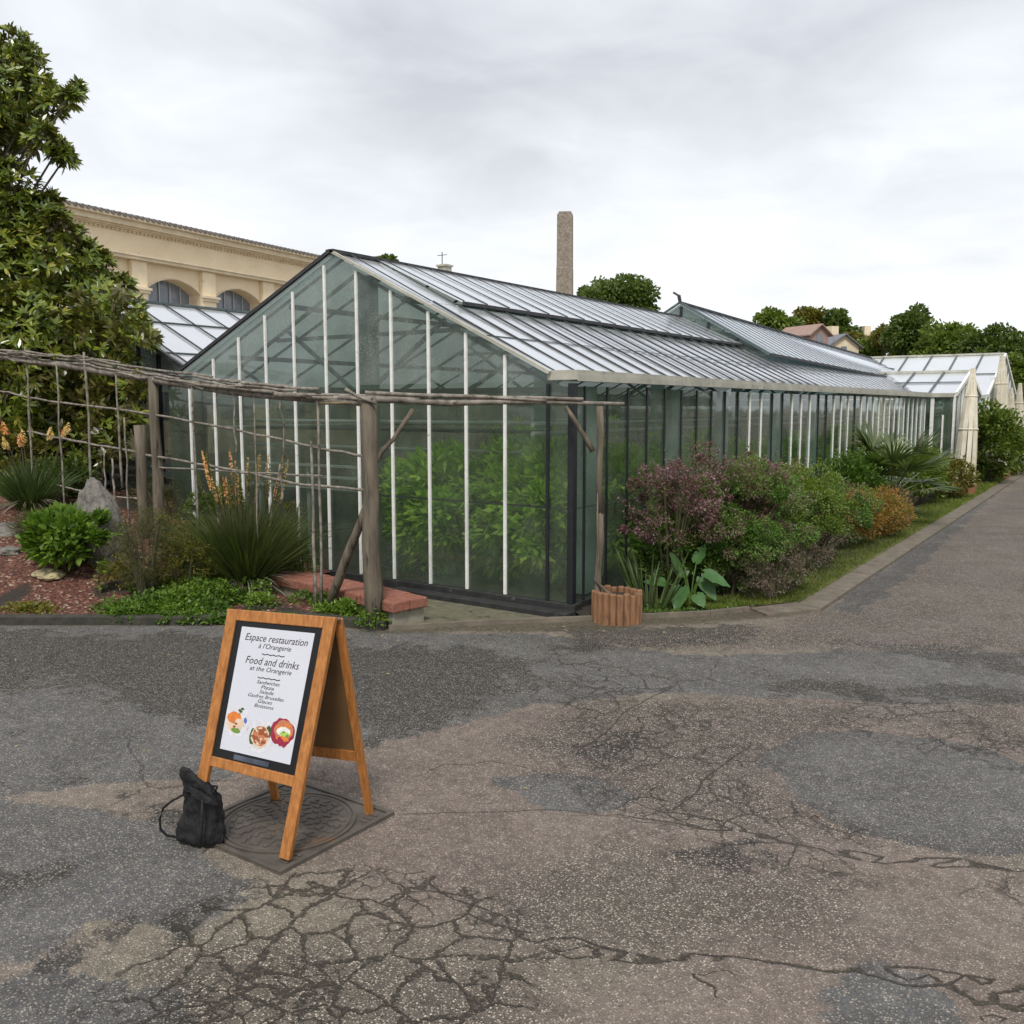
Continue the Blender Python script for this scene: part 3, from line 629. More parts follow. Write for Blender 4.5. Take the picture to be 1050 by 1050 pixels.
# roof glazing bars
sp = .385
yb0 = 6.80
lo = MB(); lo.beam((XG-.02, yb0, rz(XG)+.006), (XV+.02, yb0, rz(XV)+.006), .020, .016, (0, 0, 1)); lo = lo.build('glazing_bar', M['roof_bar'], gh, True)
nlo = int((YB+.3-yb0)/sp); rep(lo, [(0, sp*i, 0) for i in range(1, nlo)])
lo2 = MB(); y2 = yb0+sp*nlo; lo2.beam((XG-.02, y2, rz(XG)+.006), (-5.2, y2, rz(-5.2)+.006), .018, .008); lo2 = lo2.build('glazing_bar', M['roof_bar'], gh, True)
rep(lo2, [(0, sp*i, 0) for i in range(1, int((28-y2)/sp))])
b = MB(); b.beam((XV, 6.8, rz(XV)+.012), (XM+.03, 6.8, ZR+.012), .018, .008); u0 = b.build('glazing_bar', M['roof_bar'], gh, True); rep(u0, [(0, .37, 0)])
b = MB(); b.beam((XV+.03, 7.26, rz(XV)+.053), (XM+.03, 7.26, ZR+.025), .018, .008); ub = b.build('vent_bar', M['roof_bar'], vent, True)
for c in rep(ub, [(0, sp*i, 0) for i in range(1, int((YB-7.26)/sp))]): pass
for i in range(int((31-YB)/sp)):
    y = YB+.1+sp*i; b = MB(); b.beam((-5.2, y, bl(y)+.005), (XM+.03, y, bz(y)+.005), .018, .008); b.build('vent_bar', M['roof_bar'], ventb, True)
b = MB()
for i in range(20): y = 6.8+.77*i; b.beam((XM, y, ZR-.012), (XL, y, ZE-.012), .03, .02)
b.build('glazing_bars', M['grey_beam'], gh, True)
# slipped lap line across the lower roof panes
b = MB(); b.beam((-4.95, Y0, rz(-4.95)+.004), (-4.95, 20, rz(-4.95)+.004), .012, .006); b.build('lap_strip', M['grey_beam'], gh, True)
# inside frame: trusses, posts, purlins
for i, y in enumerate([6.95, 10.2, 13.6, 17, 20.4, 24]):
    b = MB(); k = .03
    b.beam((XC-.25, y, 1.72), (XL+.2, y, 1.72), k, .07)
    for s in (-1, 1):
        xe = XC-.25 if s > 0 else XL+.2
        b.beam((xe, y, 1.78), (XM, y, ZR-.16), k, k)
        b.beam((XM, y+.03, 1.75), (XM+s*1.1, y+.03, zr(XM+s*1.1)-.14), .035, .035)
        b.beam((XM+s*1.25, y+.05, 1.75), (XM+s*1.9, y+.05, zr(XM+s*1.9)-.14), .03, .03)
    b.beam((XM-1.25, y+.02, 2.38), (XM+1.25, y+.02, 2.38), .035, .04)
    b.build('truss', M['grey_beam'], gh, True)
    b = MB(); b.box((XM+.02, y-.06, 0), (XM+.20, y+.08, ZR-.2)); b.build('post', M['grey_beam'] if i == 0 else M['teal_post'], gh, True)
    if i: b = MB(); b.box((XC-.22, y-.07, 0), (XC-.1, y+.07, ZE-.1)); b.build('post', M['teal_post'], gh, True)
for yy in (7.0, 8.75, 11.9):
    b = MB(); b.box((XC-.2, yy, 0), (XC-.1, yy+.2, ZE-.1)); b.build('post', M['teal_post'], gh, True)
for x in (-5.1, -5.95, -7.5, -8.5):
    b = MB(); b.beam((x, Y0+.1, zr(x)-.1), (x, YE, zr(x)-.1), .04, .05); b.build('purlin', M['grey_beam'], gh, True)
for x, z in ((-4.5, 1.42), (-4.5, 1.50), (-8.9, 1.42)):
    b = MB(); b.tube([(x, Y0+.15, z), (x, 30, z)], .022, 8); b.build('pipe', M['pipe'], gh, True)
for y, z in ((7.35, 1.50), (7.36, 1.42), (7.6, 1.2)):
    b = MB(); b.tube([(XL+.2, y, z), (XC-.3, y, z)], .02, 8); b.build('pipe', M['pipe'] if z != 1.42 else M['dark_bar'], gh, True)
b = MB(); b.box((XL+.1, Y0+.1, -.1), (XC-.06, YE-.1, -.085)); b.build('floor', M['soil'], gh, True)
# bench inside, left bay of the gable
ti = thing('plant_bench', (-7.9, 7.0, .02), 'pale slatted potting bench behind the left panes of the gable', 'bench')
for z in (.78, .90, 1.02):
    b = MB(); b.box((-9.1*KS, 6.95, z), (-6.95*KS, 7.0, z+.025)); b.build('shelf', M['pipe'], ti)
for x in (-8.4, -7.6, -6.8):
    b = MB(); b.box((x-.02, 7.0, .02), (x+.02, 7.04, 1.05)); b.build('leg', M['pipe'], ti)

# plants seen through the glass
spots = [(-4.35, 6.95, 1.35, 'broad bright green plant behind the corner panes of the gable'), (-4.95, 7.1, 1.5, 'tall bright green plant behind the right panes of the gable'), (-5.5, 7.0, 1.3, 'bushy green plant behind the middle panes of the gable'),
         (-4.45, 8.0, 1.45, 'green plant mass inside the long glass wall nearest the corner'), (-6.0, 7.1, 1.25, 'low green plant inside the glass below the gable peak'), (-5.2, 8.0, 1.5, 'tallest green plant inside, behind the ones at the right gable panes')]
for x, y, h, lb in spots:
    shrub('greenhouse_plant', lb, 'plant', (x, y, .02), (.42, .45), h, 3000, .11, .055, M['inside_green'], 16, .2, 'plants growing inside the greenhouse', stems=4)
ORD = ['first', 'second', 'third', 'fourth', 'fifth', 'sixth', 'seventh', 'eighth', 'ninth']
for i in range(9):
    shrub('greenhouse_plant', ORD[i]+' blurred green plant along the inside of the long glass wall, counted from the corner', 'plant', (-4.6-random.random()*.5, 9.4+i*1.25, .02), (.6, .65), random.uniform(1.1, 1.4), 1400, .16, .07, M['inside_green'], 14, .22, 'plants growing inside the greenhouse', stems=0)
for i in range(5):
    shrub('greenhouse_plant', ORD[i]+' blurred green plant from the gable down the middle of the greenhouse', 'plant', (-6.9+random.random()*.8, 8.8+i*1.5, .02), (.8, .7), random.uniform(.8, 1.1), 1400, .16, .07, M['inside_green'], 14, .22, 'plants in the middle of the greenhouse', stems=0)

# ------------------------------------------------------------------ cross wings at the far end (gables face the road)
def wing(label, Ya, Yb, Xo, ze, zrg, Xi=-8.6):
    th = thing('greenhouse_wing', (Xo*KS, (Ya+Yb)/2*KS, 0), label, 'greenhouse', 'short greenhouse wings at the end of the long one')
    ymid = (Ya+Yb)/2; S = True
    b = MB(); b.quad((Xi, Ya, ze), (Xo, Ya, ze), (Xo, ymid, zrg), (Xi, ymid, zrg)); b.build('roof_glass', M['roof_glass'], th, S)
    b = MB(); b.quad((Xo, Yb, ze), (Xi, Yb, ze), (Xi, ymid, zrg-.002), (Xo, ymid, zrg-.002)); b.build('roof_glass', M['roof_glass'], th, S)
    b = MB(); b.add([(Xo-.02, Ya, 0), (Xo-.02, Yb, 0), (Xo-.02, Yb, ze), (Xo-.02, ymid, zrg), (Xo-.02, Ya, ze)], [(0, 1, 2, 3, 4)]); b.build('gable_glass', M['far_glass'], th, S)
    b = MB(); b.quad((XC+.05, Ya+.01, 0), (Xo-.03, Ya+.01, 0), (Xo-.03, Ya+.01, ze), (XC+.05, Ya+.01, ze)); b.build('side_glass', M['wall_glass'], th, S)
    b = MB(); b.beam((Xo, Ya-.02, ze-.02), (Xi, Ya-.02, ze-.02), .08, .08); b.build('gutter', M['gutter'], th, S)
    b = MB(); b.beam((Xo+.02, ymid, zrg+.03), (Xi, ymid, zrg+.03), .06, .05); b.build('ridge_cap', M['gutter'], th, S)
    n = int((Yb-Ya)/.42)
    for i in range(n+1):
        y = Ya+(Yb-Ya)*i/n; zt = ze+(zrg-ze)*(1-abs(y-ymid)/(ymid-Ya))-.02
        b = MB(); b.box((Xo-.015, y-.035, 0), (Xo+.025, y+.035, max(zt, ze-.02))); b.build('mullion', M['white_paint'], th, S)
    for s, ye in ((-1, Ya), (1, Yb)):
        b = MB(); b.beam((Xo+.03, ye, ze), (Xo+.03, ymid, zrg), .05, .08); b.build('verge', M['white_paint'], th, S)
    for i in range(int((Xo-Xi)/.62)):
        x = Xo-.5-.62*i; b = MB(); b.beam((x, Ya, ze+.02), (x, ymid, zrg+.02), .035, .03); b.build('glazing_bar', M['grey_beam'], th, S)
    b = MB(); b.box((XC+.05, Ya-.03, 0), (XC+.12, Ya+.0, ze-.06)); b.build('corner_post', M['white_paint'], th, S)
    b = MB(); b.beam((Xo-.2, Ya-.015, 1.5), (Xo-.2, Ya-.015, 0), .05, .03, (1, 0, 0)); b.build('drainpipe', M['white_paint'], th, S)
    b = MB(); b.beam((Xi, (Ya+ymid)/2, (ze+zrg)/2+.02), (Xo, (Ya+ymid)/2, (ze+zrg)/2+.02), .03, .02); b.build('lap_strip', M['grey_beam'], th, S)
    return th
wing('near short wing with a low white glazed gable facing the road', 21.0, 24.2, -3.50, 1.93, 2.42)
wing('far tall wing with a steep white glazed gable facing the road', 24.6, 30.0, -3.42, 1.93, 3.02, -9.5)

# ------------------------------------------------------------------ neighbouring greenhouse on the left
b2 = thing('greenhouse', (-11.3, 7.7, 0), 'neighbouring greenhouse behind the tree showing its whitened roof slope', 'greenhouse')
XR2, Y2 = -12.1, 7.1
b = MB(); b.quad((-9.5, Y2, ZE), (-9.5, 34, ZE), (XR2, 34, 3.15), (XR2, Y2, 3.15)); b.build('roof_glass', M['roof_glass'], b2, True)
b = MB(); b.quad((XR2, Y2, 3.148), (XR2, 34, 3.148), (-14.7, 34, ZE), (-14.7, Y2, ZE)); b.build('roof_glass', M['roof_glass'], b2, True)
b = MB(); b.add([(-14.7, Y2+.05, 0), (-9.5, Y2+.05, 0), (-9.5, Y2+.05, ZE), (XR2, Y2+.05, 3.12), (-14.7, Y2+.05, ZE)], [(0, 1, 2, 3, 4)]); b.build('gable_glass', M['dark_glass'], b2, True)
for i in range(14):
    x = -9.55-.42*i; 
    if x < -14.7: break
    b = MB(); b.box((x-.02, Y2, 0), (x+.02, Y2+.04, ZE+(3.15-ZE)*(1-abs(x-XR2)/2.6)-.03)); b.build('mullion', M['dark_bar'], b2, True)
b = MB(); b.beam((-9.52, Y2+.2, ZE+.03), (XR2, Y2+.2, 3.17), .022, .015); q = b.build('glazing_bar', M['roof_bar'], b2, True); rep(q, [(0, .55*i, 0) for i in range(1, 34)])
for fr in (.33, .72):
    x = -9.5-(2.6*fr); z = ZE+(3.15-ZE)*fr; b = MB(); b.beam((x, Y2, z+.012), (x, 34, z+.012), .035, .014); b.build('lap_strip', M['grey_beam'], b2, True)
b = MB(); b.beam((XR2, Y2, 3.17), (XR2, 34, 3.17), .06, .03); b.build('ridge_cap', M['grey_beam'], b2, True)
b = MB(); b.beam((-9.45, Y2, ZE+.02), (XR2, Y2, 3.17), .05, .05); b.build('verge', M['roof_bar'], b2, True)
for z in (.62, .78, .9):
    b = MB(); b.box((-13.5, Y2-.05, z), (-9.6, Y2-.01, z+.06)); b.build('rail', M['grey_beam'], b2, True)
b = MB(); b.box((-14.6, Y2+.3, -.1), (-9.6, 30, -.08)); b.build('floor', M['soil'], b2, True)

# ================================================================== STONE HALL
az = R(6.146); dv = np.array([-math.sin(az), math.cos(az), 0]); nv = np.array([math.cos(az), math.sin(az), 0])   # along, outward
B0 = np.array([-27.54, 16.0, 0]); hall = thing('stone_hall', tuple(B0), 'long pale ochre stone hall with arched windows and tiled cornice behind the greenhouses', 'building')
def BP(s, z, o=0.): return tuple(B0+dv*s+nv*o+np.array([0, 0, z]))
def bbox(mb, s0, s1, z0, z1, o0, o1):
    V = [BP(s, z, o) for z in (z0, z1) for s, o in ((s0, o0), (s1, o0), (s1, o1), (s0, o1))]
    mb.add(V, [(0,3,2,1),(4,5,6,7),(0,1,5,4),(1,2,6,5),(2,3,7,6),(3,0,4,7)])
wins = [2.98+3.0*k for k in range(-5, 8)]; WW, ZS, ZT, ZB = 2.28, 5.62, 6.03, 1.2
b = MB(); bbox(b, -16, 30, 6.5, 7.5, -.6, -.25)
# wall with arched openings, front face at -0.25
edges = [-16.]
for s in wins: edges += [s, s+WW]
edges.append(30.)
for i in range(0, len(edges), 2): bbox(b, edges[i], edges[i+1], 0, 6.5, -.8, -.25)
for s in wins:
    bbox(b, s, s+WW, 0, ZB, -.8, -.25); k = 14
    for j in range(k):
        a0, a1 = j/k, (j+1)/k; z0 = ZS+(ZT-ZS)*math.sin(PI*a0)**.8 if 0 < a0 < 1 else ZS; z1 = ZS+(ZT-ZS)*math.sin(PI*a1)**.8 if a1 < 1 else ZS
        V = [BP(s+WW*a0, z0, -.25), BP(s+WW*a1, z1, -.25), BP(s+WW*a1, 6.5, -.25), BP(s+WW*a0, 6.5, -.25), BP(s+WW*a0, z0, -.8), BP(s+WW*a1, z1, -.8)]
        b.add(V, [(0, 1, 2, 3), (0, 4, 5, 1)])
wall = b.build('wall', M['stone_wall'], hall)
b = MB(); bbox(b, -16, 30, 6.62, 7.358, -.24, -.10)
for s in wins: bbox(b, s-.72, s-.12, 0, 6.45, -.24, -.06)
b.build('pilasters', M['stone_wall'], hall)
b = MB(); bbox(b, -16, 30, 7.36, 7.40, -.24, .04); bbox(b, -16, 30, 7.40, 7.45, -.24, .14); bbox(b, -16, 30, 7.45, 7.62, -.24, .26); bbox(b, -16, 30, 7.62, 7.74, -.24, .40); 
for s in np.arange(-15.9, 29.8, .16): bbox(b, s, s+.09, 7.30, 7.358, -.095, -.02)
b.build('cornice', M['stone_trim'], hall)
b = MB(); bbox(b, -.2 , 30, 6.46, 6.56, -.24, .08); bbox(b, -.2, 30, 6.56, 6.63, -.24, .14); bbox(b, -16, -.4, 6.3, 6.4, -.24, .08); b.build('string_course', M['stone_trim'], hall)
b = MB()
for s in wins:
    bbox(b, s-.78, s-.06, 5.42, 5.52, -.05, .0); bbox(b, s-.82, s-.02, 5.52, 5.60, -.05, .05)
    for j in range(14):
        a0, a1 = j/14, (j+1)/14
        f_ = lambda a: ZS+(ZT-ZS)*max(0, math.sin(PI*a))**.8
        p0 = np.array(BP(s+WW*a0, f_(a0)+.03, -.22)); p1 = np.array(BP(s+WW*a1, f_(a1)+.03, -.22)); b.beam(p0, p1, .04, .04)
b.build('mouldings', M['stone_trim'], hall)
b = MB()
for s in np.arange(-15.9, 29.8, .22): b.tube([BP(s, 7.72, .46), BP(s, 7.9, -.6)], .07, 6)
bbox(b, -16, 30, 7.745, 7.76, -.6, .43); b.build('roof', M['roof_tile'], hall)
for s in wins:
    b = MB(); bbox(b, s+.02, s+WW-.02, ZB, ZT, -.78, -.76); wdw = b.build('window', M['window_glass'], hall)
    b = MB()
    for j in range(1, 5): bbox(b, s+WW*j/5-.025, s+WW*j/5+.025, ZB, ZT, -.755, -.71)
    for z in (2.2, 3.2, 4.2, 5.2): bbox(b, s, s+WW, z-.02, z+.02, -.75, -.72)
    b.build('glazing_bars', M['pipe'], wdw)

# ================================================================== CHIMNEY, HOUSES
cb_ = DD(579, 308, 40); ch = thing('factory_chimney', (cb_[0], cb_[1], 0), 'tall square rough brick chimney rising behind the greenhouse roof', 'chimney')
b = MB(); a0 = R(28); zt = 9.85; V = []
for z, hw in ((0, .42), (5, .36), (7.6, .345), (7.62, .335), (zt, .325)):
    for k in range(4):
        an = a0+PI/2*k+PI/4; V.append((cb_[0]+math.cos(an)*hw*1.414, cb_[1]+math.sin(an)*hw*1.414, z))
b.add(V, [(r*4+i, r*4+(i+1) % 4, (r+1)*4+(i+1) % 4, (r+1)*4+i) for r in range(4) for i in range(4)]+[(16, 17, 18, 19)]); b.build('shaft', M['chimney'], ch)
b = MB(); V = []
for z in (zt, zt+.10):
    for k in range(4): an = a0+PI/2*k+PI/4; V.append((cb_[0]+math.cos(an)*.27*1.414, cb_[1]+math.sin(an)*.27*1.414, z))
b.add(V, [(i, (i+1) % 4, 4+(i+1) % 4, 4+i) for i in range(4)]+[(4, 5, 6, 7)]); b.build('cap', M['chimney'], ch)

c0 = DD(456, 284, 30); sc_ = thing('roof_chimney', (c0[0], c0[1], 0), 'small pale chimney stack with an aerial seen over the greenhouse ridge', 'chimney')
b = MB(); b.box((c0[0]-.16, c0[1]-.16, 3.5), (c0[0]+.16, c0[1]+.16, c0[2]+.32)); b.box((c0[0]-.2, c0[1]-.2, c0[2]+.321), (c0[0]+.2, c0[1]+.2, c0[2]+.38)); b.build('stack', M['gutter'], sc_)
b = MB(); b.tube([(c0[0]-.1, c0[1], c0[2]+.3), (c0[0]-.1, c0[1], c0[2]+.8)], .015, 5); b.tube([(c0[0]-.3, c0[1], c0[2]+.7), (c0[0]+.1, c0[1], c0[2]+.7)], .01, 4)
b.tube([(c0[0]-.45, c0[1], c0[2]+.3), (c0[0]-.25, c0[1], c0[2]+.1)], .012, 4); b.build('aerial', M['dark_bar'], sc_)
b = MB(); b.box((c0[0]-3, c0[1]-.5, 0), (c0[0]+3, c0[1]+4, 3.2)); b.build('wall', M['gutter'], sc_)
b = MB(); y_ = c0[1]+1.7; b.add([(c0[0]-3, c0[1]-.6, 3.2), (c0[0]+3, c0[1]-.6, 3.2), (c0[0]+3, y_, 3.6), (c0[0]-3, y_, 3.6), (c0[0]-3, c0[1]+4, 3.2), (c0[0]+3, c0[1]+4, 3.2)], [(0, 1, 2, 3), (3, 2, 5, 4), (0, 3, 4), (1, 5, 2)]); b.build('roof', M['slate'], sc_)

def house(name, label, px, py_top, d, wdt, dep, eave_drop, wallm, roofm_, rot=.5, gable=True, chim=None):
    c = DD(px, py_top, d); th = thing(name, (c[0], c[1], 0), label, 'house'); ztop = c[2]; ze = ztop-eave_drop
    ca, sa = math.cos(rot), math.sin(rot)
    def T(x, y, z): return (c[0]+x*ca-y*sa, c[1]+x*sa+y*ca, z)
    b = MB(); V = [T(x, y, z) for z in (0, ze) for x, y in ((-wdt, -dep), (wdt, -dep), (wdt, dep), (-wdt, dep))]+[T(0, -dep, ztop), T(0, dep, ztop)]
    b.add(V, [(0, 1, 5, 8, 4), (1, 2, 6, 5), (2, 3, 7, 9, 6), (3, 0, 4, 7)]); wl = b.build('wall', M[wallm], th)
    b = MB(); e = .25
    for s in (-1, 1): b.slab([T(s*(wdt+e), -dep-e, ze-e*.6), T(s*(wdt+e), dep+e, ze-e*.6), T(0, dep+e, ztop+.08), T(0, -dep-e, ztop+.08)], .08)
    b.build('roof', M[roofm_], th)
    b = MB(); V = [T(x, -dep-.03, z) for x, z in ((-.25, ze-.9), (.25, ze-.9), (.25, ze-.1), (-.25, ze-.1))]; b.add(V, [(0, 1, 2, 3)]); b.build('window', M['window_glass'], th)
    if chim:
        for x in chim: 
            b = MB(); V = [T(x+i, j, z) for z in (ze, ztop+.7) for i, j in ((-.3, -.4), (.3, -.4), (.3, .4), (-.3, .4))]; b.add(V, [(4, 5, 6, 7), (0, 1, 5, 4), (1, 2, 6, 5), (2, 3, 7, 6), (3, 0, 4, 7)]); b.build('chimney', M['stone_trim'], th)
house('house', 'far house with ochre gable end and rosy brick side under the trees', 824, 335, 62, .75, 1.5, .5, 'red_wall', 'red_wall', R(60))
house('house', 'far grey slate roofed house with a square stone chimney', 850, 345, 66, 1.3, 1.6, .7, 'stone_trim', 'slate', R(55), chim=(.2,))
house('house', 'tiny grey roofed house between the distant trees', 891, 343, 80, .9, 1.2, .9, 'stone_wall', 'slate', R(40), chim=(-.3,))

# ================================================================== RUSTIC FENCE
PA = (-4.77, 5.02); PL = (-7.70, 5.20); PR = (-3.5, 6.19)
def FL(px, py): q = onplane(px, py, PL, PA); return q          # left run of the fence
def FR(px, py): return onplane(px, py, PA, PR)
fe = thing('rustic_fence', (PA[0], PA[1], 0), 'rustic fence of weathered posts, thin stakes and bundled sticks along the top', 'fence')
def knotty(mb, a, b_, r0, r1, n=9, wob=.012, sides=8):
    a = np.array(a, float); b_ = np.array(b_, float); pts = []
    for i in range(n):
        t_ = i/(n-1); pts.append(a+(b_-a)*t_+(rng.normal(size=3)*wob if 0 < i < n-1 else 0))
    mb.tube(pts, [r0+(r1-r0)*i/(n-1)+random.uniform(-.1, .1)*r0 for i in range(n)], sides, .08)
def part(name, mat, *segs, parent=fe, **k):
    k.setdefault('n', 5); k.setdefault('wob', .008)
    mb = MB()
    for s in segs: knotty(mb, *s, **k)
    return mb.build(name, mat, parent, smooth=True)
part('post', M['weathered'], ((PA[0], PA[1], -.05), (PA[0]-.015, PA[1], 1.70), .068, .062), wob=.004, n=6, sides=12)
zl = bedz(PL[0], PL[1]); part('post', M['weathered'], ((PL[0]+.02, PL[1], zl-.1), (PL[0]+.02, PL[1], 1.93), .05, .045), wob=.008, sides=10)
q = FL(146, 436); part('post', M['weathered'], ((q[0], q[1]-.03, zl-.1), (q[0], q[1]-.03, q[2]), .052, .048), wob=.006, sides=10)
part('post', M['weathered'], ((PR[0], PR[1], -.02), (PR[0]+.01, PR[1], .85), .025, .028), ((PR[0]+.01, PR[1], .84), (PR[0]-.005, PR[1], 1.66), .028, .026), wob=.005, sides=10)
# braces
part('brace', M['weathered'], (FR(424, 420), FR(384, 478), .018, .018))
q = FL(333, 588); part('brace', M['weathered'], (FL(381, 505), (q[0], q[1]+.02, .06), .035, .035), wob=.006)
part('brace', M['weathered'], (FR(580, 417), FR(608, 463), .016, .022))
# top rails: bundles of overlapping sticks
def path(P, t_): return np.array(P[0])+(np.array(P[1])-np.array(P[0]))*t_
runL = [(FL(-90, 352), FL(157, 388)), (FL(157, 388), (PA[0], PA[1], 1.72))]
LL = np.array([FL(-110, 350), FL(20, 366), FL(90, 374), FL(157, 386), FL(240, 398), FL(310, 406), FL(383, 409)])
cum = np.concatenate([[0], np.cumsum(np.linalg.norm(np.diff(LL, axis=0), axis=1))])
def along(s): return np.array([np.interp(s, cum, LL[:, i]) for i in range(3)])
fn = unit(np.array([PA[1]-PL[1], -(PA[0]-PL[0]), 0.]))
tot = cum[-1]
part('top_rail', M['stick'], *[(along(tot*i/6)+np.array([0, 0, -.03]), along(tot*(i+1)/6+.12)+np.array([0, 0, -.03]), .034, .03) for i in range(6)], wob=.008)
for i in range(60):
    s = random.uniform(-.2, tot-.5); L_ = random.uniform(.5, 1.7); e = min(s+L_, tot+.1); s = max(s, 0)
    off = fn*random.uniform(-.07, .07)+np.array([0, 0, random.uniform(-.035, .055)]); off2 = off+fn*random.uniform(-.02, .02)+np.array([0, 0, random.uniform(-.02, .03)])
    r_ = random.uniform(.008, .016); a = along(s)+off; c = along(e)+off2; mb = MB()
    pts = [along(s+(e-s)*k/6)+off+(off2-off)*k/6+rng.normal(size=3)*.006 for k in range(7)]
    mb.tube(pts, [r_*random.uniform(.8, 1.15) for _ in pts], 6, .1); mb.build('top_stick', M['stick'], fe, smooth=True)
A3 = np.array([PA[0], PA[1], 1.715]); R3 = FR(625, 413)
part('top_rail', M['stick'], (A3+np.array([-.1, -.02, .0]), FR(640, 414), .03, .014), n=7, wob=.008)
part('top_stick', M['stick'], (A3+np.array([-.9, -.12, .035]), FR(500, 407), .02, .014), wob=.006)
part('top_stick', M['stick'], (A3+np.array([-.05, 0, .045]), FR(598, 409.5), .017, .012), wob=.006)
part('top_stick', M['stick'], (FR(430, 406), FR(560, 411), .012, .012), wob=.006)
part('top_stick', M['stick'], (FR(360, 399)+fn*.06, FR(396, 414)+fn*.1, .014, .011), n=4)
part('top_stick', M['flat_rock'], (FL(325, 413), FL(376, 413), .016, .018), n=4)
# thin cross rails
def rail(name, pts, r_=.011):
    P = [FL(*p) for p in pts]; out = []
    for a, c in zip(P[:-1], P[1:]):
        for k in range(6): out.append(a+(c-a)*k/6+rng.normal(size=3)*.004)
    out.append(P[-1]); mb = MB(); mb.tube(out, r_, 6, .15); mb.build(name, M['stick'], fe, smooth=True)
rail('cross_rail', [(-60, 392), (0, 400), (28, 408), (90, 416), (160, 425), (240, 440), (310, 456), (374, 468)])
rail('cross_rail', [(28, 442), (60, 449), (100, 456), (150, 466), (230, 480), (300, 495), (376, 503)], .012)
rail('cross_rail', [(58, 497), (88, 505), (150, 513)], .009)
rail('cross_rail', [(155, 478), (250, 484), (330, 488)], .009)
for x, y0, y1, r_ in [(27, 356, 520, .016), (60, 372, 530, .012), (88, 361, 520, .017), (122, 384, 500, .013), (130, 428, 540, .011), (108, 460, 512, .01), (118, 470, 520, .013), (198, 395, 560, .012), (242, 400, 470, .01),
                     (262, 404, 560, .008), (292, 404, 470, .01), (326, 408, 600, .013), (322, 452, 605, .014), (290, 476, 515, .011)]:
    q = FL(x, y0); z1 = max(FL(x, y1)[2], .03) if y1 < 590 else .05
    mb = MB(); knotty(mb, (q[0], q[1]-.02, z1), (q[0]+random.uniform(-.02, .02), q[1]-.02, q[2]), r_, r_*.7, 6, .007, 6); mb.build('stake', M['stick'], fe, smooth=True)

# ================================================================== BRICK CAPPED LOW WALL
bw = thing('low_wall', (-5.5, 5.5, 0), 'low stone block wall capped with rough red bricks beside the greenhouse gable', 'wall')
bd = unit(np.array([-1.36, .22, 0])); bn = np.array([-bd[1], bd[0], 0])*-1
bn = np.array([.0, 0, 0])+np.cross(bd, (0, 0, 1.)); bn = bn if bn[1] > 0 else -bn
BC = np.array([-4.60, 5.05, 0])
def bbx(s0, s1, o0, o1, z0, z1):
    mb = MB(); V = [tuple(BC+bd*s_+bn*o_+np.array([0, 0, z])) for z in (z0, z1) for s_, o_ in ((s0, o0), (s1, o0), (s1, o1), (s0, o1))]
    return mb.add(V, [(0,1,2,3),(7,6,5,4),(4,5,1,0),(5,6,2,1),(6,7,3,2),(7,4,0,3)])
s_ = 0
while s_ < 2.6:
    bbx(s_+.02, s_+.40, .015, .32, -.02, .125).build('block', M['block'], bw, bevel=.008); s_ += .386
s_ = -.02
while s_ < 2.6:
    j = random.uniform(-.008, .008)
    for o_ in (0, .175): bbx(s_, s_+.204, -.015+j+o_, .155+j+o_, .127, .205+random.uniform(0, .007)).build('brick_cap', M['brick'], bw, bevel=.011)
    s_ += .212

# ================================================================== LOG ROLL PLANTER
PC = np.array([-3.375, 6.27, .03]); lp = thing('log_planter', tuple(PC), 'round planter of upright brown half logs at the foot of the fence post', 'planter')
for i in range(20):
    a = 2*PI*i/20; x, y = PC[0]+.172*math.cos(a), PC[1]+.172*math.sin(a); h = .235+random.uniform(-.01, .012)
    b = MB(); b.tube([(x, y, -.01), (x, y, h-.008), (x, y, h)], [.0275, .0275, .023], 10); b.build('log', M['log'], lp, smooth=False)
b = MB(); b.tube([(PC[0], PC[1], .02), (PC[0], PC[1], .195)], .155, 20); b.build('soil', M['soil'], lp)
b = MB(); c = PC; b.tube([(c[0]+.06, c[1]-.05, .19), (c[0]-.05, c[1]-.09, .24), (c[0]-.13, c[1]-.12, .33), (c[0]-.10, c[1]-.12, .5), (c[0]-.115, c[1]-.115, .75), (c[0]-.12, c[1]-.11, 1.0)], [.012, .012, .011, .01, .009, .006], 7)
tag(b.build('vine_stem', M['weathered'], None, smooth=True), 'bare woody vine stem climbing from the log planter up the fence post', 'vine')

# ================================================================== MANHOLE COVER
mh = thing('manhole_cover', (-2.755, 2.385, 0), 'square cast iron manhole cover with a round patterned lid under the sandwich board', 'manhole cover')
cx0, cy0, hs = -2.755, 2.385, .30
b = MB(); b.box((cx0-hs, cy0-hs, -.02), (cx0+hs, cy0+hs, .008)); 
for s in (-1, 1):
    b.box((cx0+s*hs-(.02 if s > 0 else 0), cy0-hs, .0081), (cx0+s*hs+(.02 if s < 0 else 0), cy0+hs, .016)); b.box((cx0-hs+.021, cy0+s*hs-(.02 if s > 0 else 0), .0081), (cx0+hs-.021, cy0+s*hs+(.02 if s < 0 else 0), .016))
for sx in (-1, 1):
    for sy in (-1, 1):
        for k in range(3):
            x = cx0+sx*(.265-.0*k); y = cy0+sy*(.17+.032*k); b.box((x-.03-.012*k, y-.007, .0081), (x, y+.007, .0125)) if sx > 0 else b.box((x, y-.007, .0081), (x+.03+.012*k, y+.007, .0125))
b.build('frame', M['iron'], mh, bevel=.002)
b = MB(); n = 64
V = []; 
